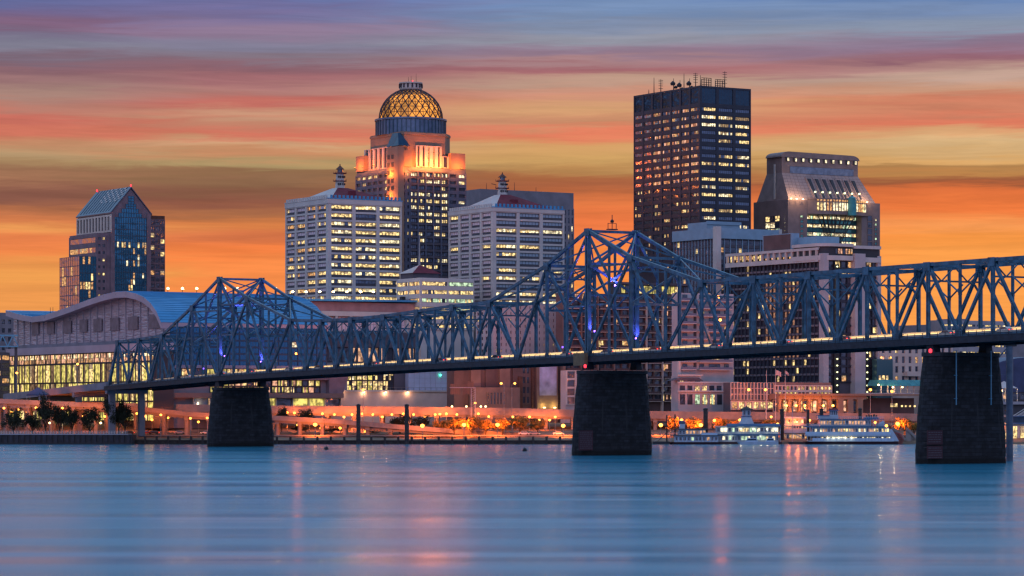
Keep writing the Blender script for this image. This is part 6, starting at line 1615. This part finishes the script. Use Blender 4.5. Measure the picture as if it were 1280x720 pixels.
# articulated lorry on the expressway
def lorry():
    Y = 1257; px0, px1 = 185, 247; zz = Z(505.5, 1250) - 1.36; t = thing('articulated_lorry', 'white articulated lorry with long box trailer on the expressway left of the far pier', 'lorry', (X(px0, Y), Y, zz), R(-.6))
    L_ = X(px1, Y) - X(px0, Y); g = MB(); g.box(0, L_ - 6, -1.3, 1.3, 1.3, 4.5, 'truckw')
    for k in range(1, 12): g.box((L_ - 6) * k / 12, (L_ - 6) * k / 12 + .06, -1.33, -1.3, 1.35, 4.4, 'greyl')
    g.build('trailer', t); g = MB(); g.box(.2, L_ - 2, -.5, .5, .8, 1.28, 'dark'); g.build('chassis', t)
    g = MB(); g.prism([(L_ - 5.4, 1.0), (L_ - .2, 1.0), (L_, 2.1), (L_ - 1.6, 2.4), (L_ - 2.2, 3.4), (L_ - 3.2, 4.5), (L_ - 5.4, 4.3)], 'y', -1.2, 1.2, 'truckw'); g.build('cab', t)
    g = MB(); g.prism([(L_ - 1.75, 2.5), (L_ - 2.3, 3.35), (L_ - 3.4, 3.35), (L_ - 3.4, 2.5)], 'y', -1.22, 1.22, 'wd'); g.build('cab_window', t)
    for x in (1, 2.3, 3.6, L_ - 7.2, L_ - 5.9, L_ - 1.6):
        for y in (-1.05, 1.05):
            g = MB(); g.prism([(x + .5 * cos(2 * pi * k / 14), .5 + .5 * sin(2 * pi * k / 14)) for k in range(14)], 'y', y - .2, y + .2, 'dark'); g.build('wheel', t)
    for y in (-.9, .9): g = MB(); g.box(L_ - .12, L_ + .05, y - .2, y + .2, 1.3, 1.6, 'bulbw'); g.build('headlight', t)
    plight((L_ + 1, -.6, 1.8), 600, WARM, t)
lorry()
# cars in the expressway lanes (roofs show above the parapet)
for k, (px, c, a) in enumerate(((20, CR_, 'red'), (70, CG, 'grey'), (110, CW, 'white'), (380, CW, 'white'), (460, CG, 'grey'), (555, CW, 'white'), (660, CR_, 'red'), (860, CW, 'white'), (940, CG, 'grey'), (1060, CW, 'white'))):
    Y = 1254.; tab = [(-80, 500), (0, 500.5), (100, 502), (200, 505), (342, 507), (500, 508), (640, 510), (715, 512), (830, 514), (1145, 517)]
    lane = car(c, (X(px, Y), Y, Z(itp(tab, px), 1250) - 1.36), 0 if k % 2 else pi, a + ' car driving on the expressway, %s from the left' % ORD[k], 'cars on the expressway'); lane.name = 'car'

# ---------------------------------------------------------------- boats
def hull(L_, B_, z0, z1, m, rake=3.):
    g = MB(); n = 10; vs = []
    for z, k in ((z0, .86), (z1, 1.)):
        for i in range(n + 1):
            u = i / n; w_ = B_ / 2 * k * min(1, (u * 6) ** .6 if u < .17 else 1); vs.append((u * L_ + (rake * (1 - k) * 3 if i == 0 else 0), -w_, z))
        for i in range(n, -1, -1):
            u = i / n; w_ = B_ / 2 * k * min(1, (u * 6) ** .6 if u < .17 else 1); vs.append((u * L_ + (rake * (1 - k) * 3 if i == 0 else 0), w_, z))
    N_ = 2 * (n + 1); g.add(vs, [(i, (i + 1) % N_, N_ + (i + 1) % N_, N_ + i) for i in range(N_)] + [tuple(range(N_, 2 * N_)), tuple(range(N_ - 1, -1, -1))], m); return g
def deckhouse(t, x0, x1, w_, z0, z1, m, lits, n, name='deck_cabin', p=.7, pw=.25):
    g = MB(); g.box(x0, x1, -w_ / 2, w_ / 2, z0, z1, m); o = g.build(name, t)
    L_ = (x1 - x0) / n
    for k in range(n):
        g = MB(); a = x0 + k * L_ + L_ * pw / 2; c = a + L_ * (1 - pw); g.box(a, c, -w_ / 2 - .06, -w_ / 2 - .005, z0 + (z1 - z0) * .28, z1 - (z1 - z0) * .18, r3.choice(lits) if r3.random() < p else 'wd'); g.build('window', o)
    return o
def rails(g, x0, x1, y, z, m='boatwhite', step=.8, h=1.0):
    x = x0
    while x < x1: g.box(x, x + .07, y - .04, y + .04, z, z + h, m); x += step
    for q in (.5, 1): g.box(x0, x1, y - .04, y + .04, z + h * q - .05, z + h * q + .04, m)
def posts(g, x0, x1, y, z0, z1, n, m='boatwhite'):
    for k in range(n + 1): x = x0 + (x1 - x0) * k / n; g.box(x - .09, x + .09, y - .09, y + .09, z0, z1, m)
def steamer():
    Y = 1193; s = Y / F; px0 = 1004; t = thing('paddle_steamer', 'white three-decked sternwheel paddle steamer moored beside the nearest pier', 'riverboat', (X(px0, Y), Y, 0), R(0))
    x = lambda px: (px - px0) * s
    z = lambda py: Z(py, Y)
    B_ = 9
    hull(x(1121), B_, -.6, 1.1, 'darkred').build('hull', t)
    g = MB(); g.box(x(1010), x(1116), -B_ / 2 - .3, B_ / 2 + .3, 1.1, 1.35, 'boatwhite'); g.box(x(1007), x(1112), -B_ / 2 - .5, B_ / 2 + .5, z(545.2), z(543.6), 'boatwhite'); g.box(x(1005), x(1105), -B_ / 2 - .3, B_ / 2 + .3, z(534), z(532.8), 'boatblue'); g.box(x(1022), x(1104), -B_ / 2 + .6, B_ / 2 - .6, z(524.5), z(523.6), 'boatblue'); g.build('deck', t)
    deckhouse(t, x(1022), x(1112), B_ - 1.6, 1.35, z(545.3), 'boatwhite', ('wl1', 'wl3'), 30, 'main_deck_cabin', .62)
    deckhouse(t, x(1014), x(1110), B_ - 1.8, z(543.5), z(534.1), 'boatwhite', ('wl1', 'wl3', 'wlp'), 30, 'boiler_deck_cabin', .6)
    deckhouse(t, x(1024), x(1088), B_ - 3.2, z(532.7), z(524.6), 'boatwhite', ('wlp', 'wlr', 'wl2'), 18, 'texas_cabin', .8)
    # solid blue-white bulwark bands and railings
    g = MB(); g.box(x(1005), x(1112), -B_ / 2 - .45, -B_ / 2 - .33, z(543.4), z(539.6), 'boatpanel'); g.box(x(1014), x(1116), -B_ / 2 - .28, -B_ / 2 - .18, 1.36, 2.5, 'boatpanel'); g.build('bulwark', t)
    g = MB(); rails(g, x(1006), x(1104), -B_ / 2 - .2, z(532.7)); rails(g, x(1022), x(1104), -B_ / 2 + .7, z(523.5)); g.build('railing', t)
    g = MB(); posts(g, x(1008), x(1112), -B_ / 2 - .25, 1.36, z(545.3), 26); posts(g, x(1007), x(1104), -B_ / 2 - .2, z(539.5), z(534.1), 26); posts(g, x(1024), x(1102), -B_ / 2 + .7, z(532.7), z(524.6), 20); g.build('deck_post', t)
    # pilot house
    g = MB(); g.box(x(1036), x(1047), -2, 2, z(523.5), z(518.5), 'boatwhite'); g.box(x(1037), x(1046), -1.6, 1.6, z(518.5), z(514), 'wd'); g.box(x(1034.5), x(1048.5), -2.4, 2.4, z(514), z(513), 'boatblue'); g.prism([(-1.8, z(513)), (1.8, z(513)), (0, z(510.5))], 'x', x(1036), x(1047), 'redroof'); posts(g, x(1037), x(1046), -1.66, z(518.5), z(514), 4); g.build('pilot_house', t)
    g = MB(); g.box(x(1022), x(1036), -2.6, 2.6, z(523.5), z(519.8), 'boatwhite'); g.box(x(1021), x(1036), -3, 3, z(519.8), z(519), 'boatblue'); g.build('forward_cabin', t)
    for px in (1026.7,):
        for y in (-1.8, 1.8):
            g = MB(); g.lathe(x(px), y, [(.62, z(532)), (.58, z(512.5)), (.85, z(511.5)), (.85, z(511))], 14, 'dark'); g.build('funnel', t)
    g = MB()
    for px in (1083, 1086, 1089, 1092, 1095): g.lathe(x(px), -.8, [(.35, z(523.5)), (.35, z(518 + px % 2))], 8, 'dark')
    g.box(x(1080), x(1098), -2, 2, z(523.5), z(521.5), 'boatblue'); g.build('stern_deck_gear', t)
    # curved stern screen and paddle wheel
    g = MB(); cx, cz = x(1105), z(534); pts = [(x(1095), z(534))]
    for k in range(9): a = pi - pi / 2 * k / 8; pts.append((x(1104) + x(1013) * cos(a), z(534) + (z(526) - z(534)) * sin(a)))
    pts.append((x(1104), z(534))); g.prism(pts, 'y', -B_ / 2 + .2, -B_ / 2 + .5, 'boatwhite'); g.build('stern_screen', t)
    g = MB(); g.prism([(x(1111), 1.2), (x(1122), 1.2), (x(1119), 3.0), (x(1113), z(536)), (x(1111), z(536))], 'y', -B_ / 2 + .1, -B_ / 2 + .5, 'boatwhite'); g.prism([(x(1111), 1.2), (x(1122), 1.2), (x(1119), 3.0), (x(1113), z(536)), (x(1111), z(536))], 'y', B_ / 2 - .5, B_ / 2 - .1, 'boatwhite'); g.build('wheel_frame', t)
    g = MB(); wx, wz, wr = x(1119.5), 1.9, 2.7
    for y in (-3.4, 0, 3.4):
        for k in range(16):
            a = 2 * pi * k / 16; c = 2 * pi * (k + 1) / 16; g.beam((wx + wr * cos(a), y, wz + wr * sin(a)), (wx + wr * cos(c), y, wz + wr * sin(c)), .18, .18, 'boatred'); g.beam((wx, y, wz), (wx + wr * cos(a), y, wz + wr * sin(a)), .12, .12, 'boatred')
    for k in range(16): a = 2 * pi * k / 16; g.beam((wx + wr * .93 * cos(a), -3.6, wz + wr * .93 * sin(a)), (wx + wr * .93 * cos(a), 3.6, wz + wr * .93 * sin(a)), .5, .1, 'boatred')
    g.build('paddle_wheel', t)
    g = MB(); g.box(x(986), x(1006), -2.2, 2.2, .1, .9, 'dark'); g.beam((x(990.5), 0, .9), (x(990.5), 0, z(509)), .22, .22, 'greyl', up=(0, 1, 0)); g.beam((x(990.5), 0, 4.5), (x(1006), 0, 2.2), .15, .3, 'greyl'); g.build('landing_stage', t)
    for px in (1033, 1040, 1047, 1055, 1063):
        g = MB(); zz = z(546.8); g.lathe(x(px), -B_ / 2 - .05, [(.05, zz - .25), (.22, zz), (.05, zz + .25)], 8, 'bulbw'); o = g.build('deck_lamp', t); plight((x(px), -B_ / 2 - .9, zz - .2), 35, (1, .85, .5), o, .1)
mat('darkred', (.05, .015, .02), .6); mat('boatpanel', (.42, .56, .70), .45, nscale=.5, namt=.12)
steamer()
def wharf():
    Y = 1198; s = Y / F; px0 = 893; t = thing('wharf_boat', 'white two-storey floating wharf boat with a small tapered tower on its roof', 'wharf boat', (X(px0, Y), Y, 0)); x = lambda px: (px - px0) * s; z = lambda py: Z(py, Y); B_ = 10
    g = MB(); g.box(x(893), x(976), -B_ / 2 - .6, B_ / 2, -.6, .9, 'darkred'); g.build('hull', t)
    o = deckhouse(t, x(898), x(972), B_ - 2.4, .9, z(543.8), 'boatwhite', ('wlc', 'wl3', 'wl1'), 19, 'lower_cabin', .45); o = deckhouse(t, x(895), x(972), B_ - 2.4, z(542.4), z(533.2), 'boatwhite', ('wlc', 'wl3', 'wlc', 'wl1'), 17, 'upper_cabin', .6)
    g = MB(); g.box(x(893.5), x(974), -B_ / 2, B_ / 2, z(543.8), z(542.4), 'boatblue'); g.box(x(908), x(975), -B_ / 2 - .3, B_ / 2, z(533.2), z(532), 'boatblue'); g.prism([(-B_ / 2 - .3, z(532)), (B_ / 2, z(532)), (1.5, z(529.6)), (-1.5, z(529.6))], 'x', x(909), x(974), 'boatblue'); g.box(x(893), x(908), -B_ / 2, B_ / 2, z(533.4), z(532.6), 'boatwhite'); g.build('roof', t)
    g = MB(); rails(g, x(894), x(974), -B_ / 2 + .1, z(542.4)); posts(g, x(894), x(974), -B_ / 2 + .1, z(542.4), z(533.2), 16); posts(g, x(894), x(974), -B_ / 2 + .1, .9, z(543.8), 16); g.build('railing', t)
    cx = x(933); g = MB(); r0, r1 = x(893 + 7.5), x(893 + 4.2)
    g.lathe(cx, 0, [(r0 * 1.3, z(530)), (r1 * 1.35, z(521)), (r1 * 1.35, z(520.8))], 4, 'boatwhite'); g.lathe(cx, 0, [(r1 * 1.7, z(520.8)), (r1 * 1.7, z(520))], 4, 'boatblue'); tw = g.build('tower', t)
    g = MB(); g.lathe(cx, 0, [(r1 * 1.25, z(520)), (r1 * 1.25, z(512))], 4, 'boatwhite'); g.build('lantern_room', tw)
    for sx in (-1, 1):
        g = MB(); a = R(45) if sx > 0 else R(135)
        g.box(cx - .45 + sx * .8, cx + .45 + sx * .8, -r1 * .90 - .05 - 0, -r1 * .2, z(518.4), z(513.4), 'wd'); g.build('window', tw)
    g = MB(); g.lathe(cx, 0, [(r1 * 2.0, z(512)), (r1 * 1.9, z(511.5)), (.3, z(508.2)), (.1, z(506.8))], 8, 'dark'); g.build('cap_roof', tw)
    for px in (905, 925, 941, 958, 968):
        zz = z(536); g = MB(); g.box(x(px) - .4, x(px) + .4, -B_ / 2 + 1.0, -B_ / 2 + 1.18, zz - .1, zz + .1, 'bulbw'); o = g.build('deck_lamp', t); plight((x(px), -B_ / 2 + .3, zz - .3), 60, (1, .85, .55), o, .1)
    for px in (912, 950): plight((x(px), -B_ / 2 - .2, z(545.6)), 60, (1, .9, .6), t, .1)  # added lights with no lamp fixture on the boat
wharf()
def workboat():
    Y = 1190; s = Y / F; px0 = 835; t = thing('work_boat', 'small two-deck white and blue work boat moored beside the middle pier', 'work boat', (X(px0, Y), Y, 0)); x = lambda px: (px - px0) * s; z = lambda py: Z(py, Y); B_ = 7
    hull(x(899), B_, -.5, .9, 'darkred').build('hull', t)
    deckhouse(t, x(843), x(897), B_ - 1, .9, z(545), 'boatpanel', ('wl2', 'wlc'), 11, 'lower_cabin', .25, .4); deckhouse(t, x(848), x(882), B_ - 2.5, z(543.8), z(537), 'boatwhite', ('wlp', 'wl2'), 8, 'upper_cabin', .5, .4)
    g = MB(); g.box(x(838), x(899), -B_ / 2 - .3, B_ / 2, z(545), z(543.8), 'greyd'); g.box(x(845), x(893), -B_ / 2 + .3, B_ / 2 - .3, z(537), z(535.8), 'greyd'); g.box(x(876), x(896), -B_ / 2 - .25, -B_ / 2 - .15, z(543.8), z(541), 'boatpanel'); g.build('deck', t)
    g = MB(); g.box(x(849), x(856), -1.5, 1.5, z(535.8), z(526.5), 'boatwhite'); g.box(x(848.5), x(856.5), -1.55, 1.55, z(530), z(527.2), 'wd'); g.box(x(848), x(857), -1.9, 1.9, z(526.5), z(525.6), 'boatblue'); g.build('pilot_house', t)
    for px, py in ((843.8, 518), (833.5, 519)):
        g = MB(); g.lathe(x(px), 0, [(.3, .5), (.26, z(py))], 8, 'dark'); g.build('mast', t)
    g = MB(); rails(g, x(838), x(899), -B_ / 2 - .2, z(543.8), 'greyl'); posts(g, x(838), x(897), -B_ / 2 - .2, .9, z(545), 14, 'greyl'); g.build('railing', t)
    g = MB(); g.beam((x(818), 0, 1.2), (x(843.8), 0, z(537)), .15, .15, 'greyl'); g.box(x(816), x(836), -2.5, 2.5, .1, 1.1, 'dark'); g.beam((x(822), 0, 1.1), (x(836), 0, 5.5), .2, .2, 'wood'); g.build('bow_boom', t)
workboat()
def launch(px, L_, lab):
    Y = 1184; t = thing('motor_launch', lab, 'boat', (X(px, Y), Y, 0), group='small white launches'); hull(L_, 2.8, -.2, 1.0, 'boatwhite').build('hull', t)
    g = MB(); g.prism([(L_ * .3, 1.0), (L_ * .8, 1.0), (L_ * .75, 2.5), (L_ * .42, 2.5)], 'y', -1, 1, 'boatpanel'); g.build('cabin', t)
    g = MB(); g.prism([(L_ * .36, 1.6), (L_ * .74, 1.6), (L_ * .73, 2.3), (L_ * .43, 2.3)], 'y', -1.04, 1.04, 'wdb'); g.build('window', t)
    g = MB(); g.beam((L_ * .6, 0, 2.5), (L_ * .6, 0, 4.2), .08, .08, 'greyl', up=(0, 1, 0)); g.build('mast', t)
launch(921, 10.5, 'long white motor launch moored in front of the wharf boat, left one'); launch(950, 7.2, 'short white motor launch moored in front of the wharf boat, right one')
def landing():
    Y = 1212; s = Y / F; px0 = 977; t = thing('landing_barge', 'pale pink two-storey landing barge between the wharf boat and the paddle steamer', 'barge', (X(px0, Y), Y, 0)); x = lambda px: (px - px0) * s; z = lambda py: Z(py, Y)
    g = MB(); g.box(0, x(1032), -3.5, 4, .2, 1.2, 'dark'); g.box(.3, x(1031), -3.6, 3, z(541.3), z(536.6), 'boatwhite'); g.box(.3, x(1031), -3.3, 3, z(532), z(530.5), 'boatwhite'); g.box(x(979), x(1006), -3.2, 3, z(523), z(521), 'boatwhite'); g.build('deck', t)
    deckhouse(t, x(979), x(1008), 5.6, 1.2, z(541.4), 'cream', ('wl2', 'wlp'), 9, 'lower_cabin', .6); deckhouse(t, x(979), x(1030), 5.6, z(536.6), z(532), 'cream', ('wlp', 'wl1'), 14, 'upper_cabin', .7); deckhouse(t, x(981), x(1004), 4.6, z(530.5), z(523), 'cream', ('wl1', 'wlp'), 7, 'top_cabin', .6)
    g = MB(); posts(g, .4, x(1030), -3.45, z(536.6), z(532), 16); g.build('deck_post', t)
    for px in (985, 996): plight((x(px), -4.5, z(527)), 350, ORANGE, t, .2)  # added lights without a fixture in front of the barge cabins
landing()
# stairs on the bank beside the nearest pier
t = thing('river_stairs', 'concrete river stairs with sloped side walls between the paddle wheel and the nearest pier', 'stairs', (X(1116, 1200), 1200, 0))
for k in range(2):
    g = MB()
    for q in range(10): g.box(k * 5.2 + q * .55 , k * 5.2 + q * .55 + 2.2, q * .8, q * .8 + .82, 0, 5.6 - q * .5 + 0, 'concrete')
    g.beam((k * 5.2, -.2, 6.6), (k * 5.2 + 5.2, -.2, 1.6), .5, .9, 'concrete'); g.build('stair_flight', t)
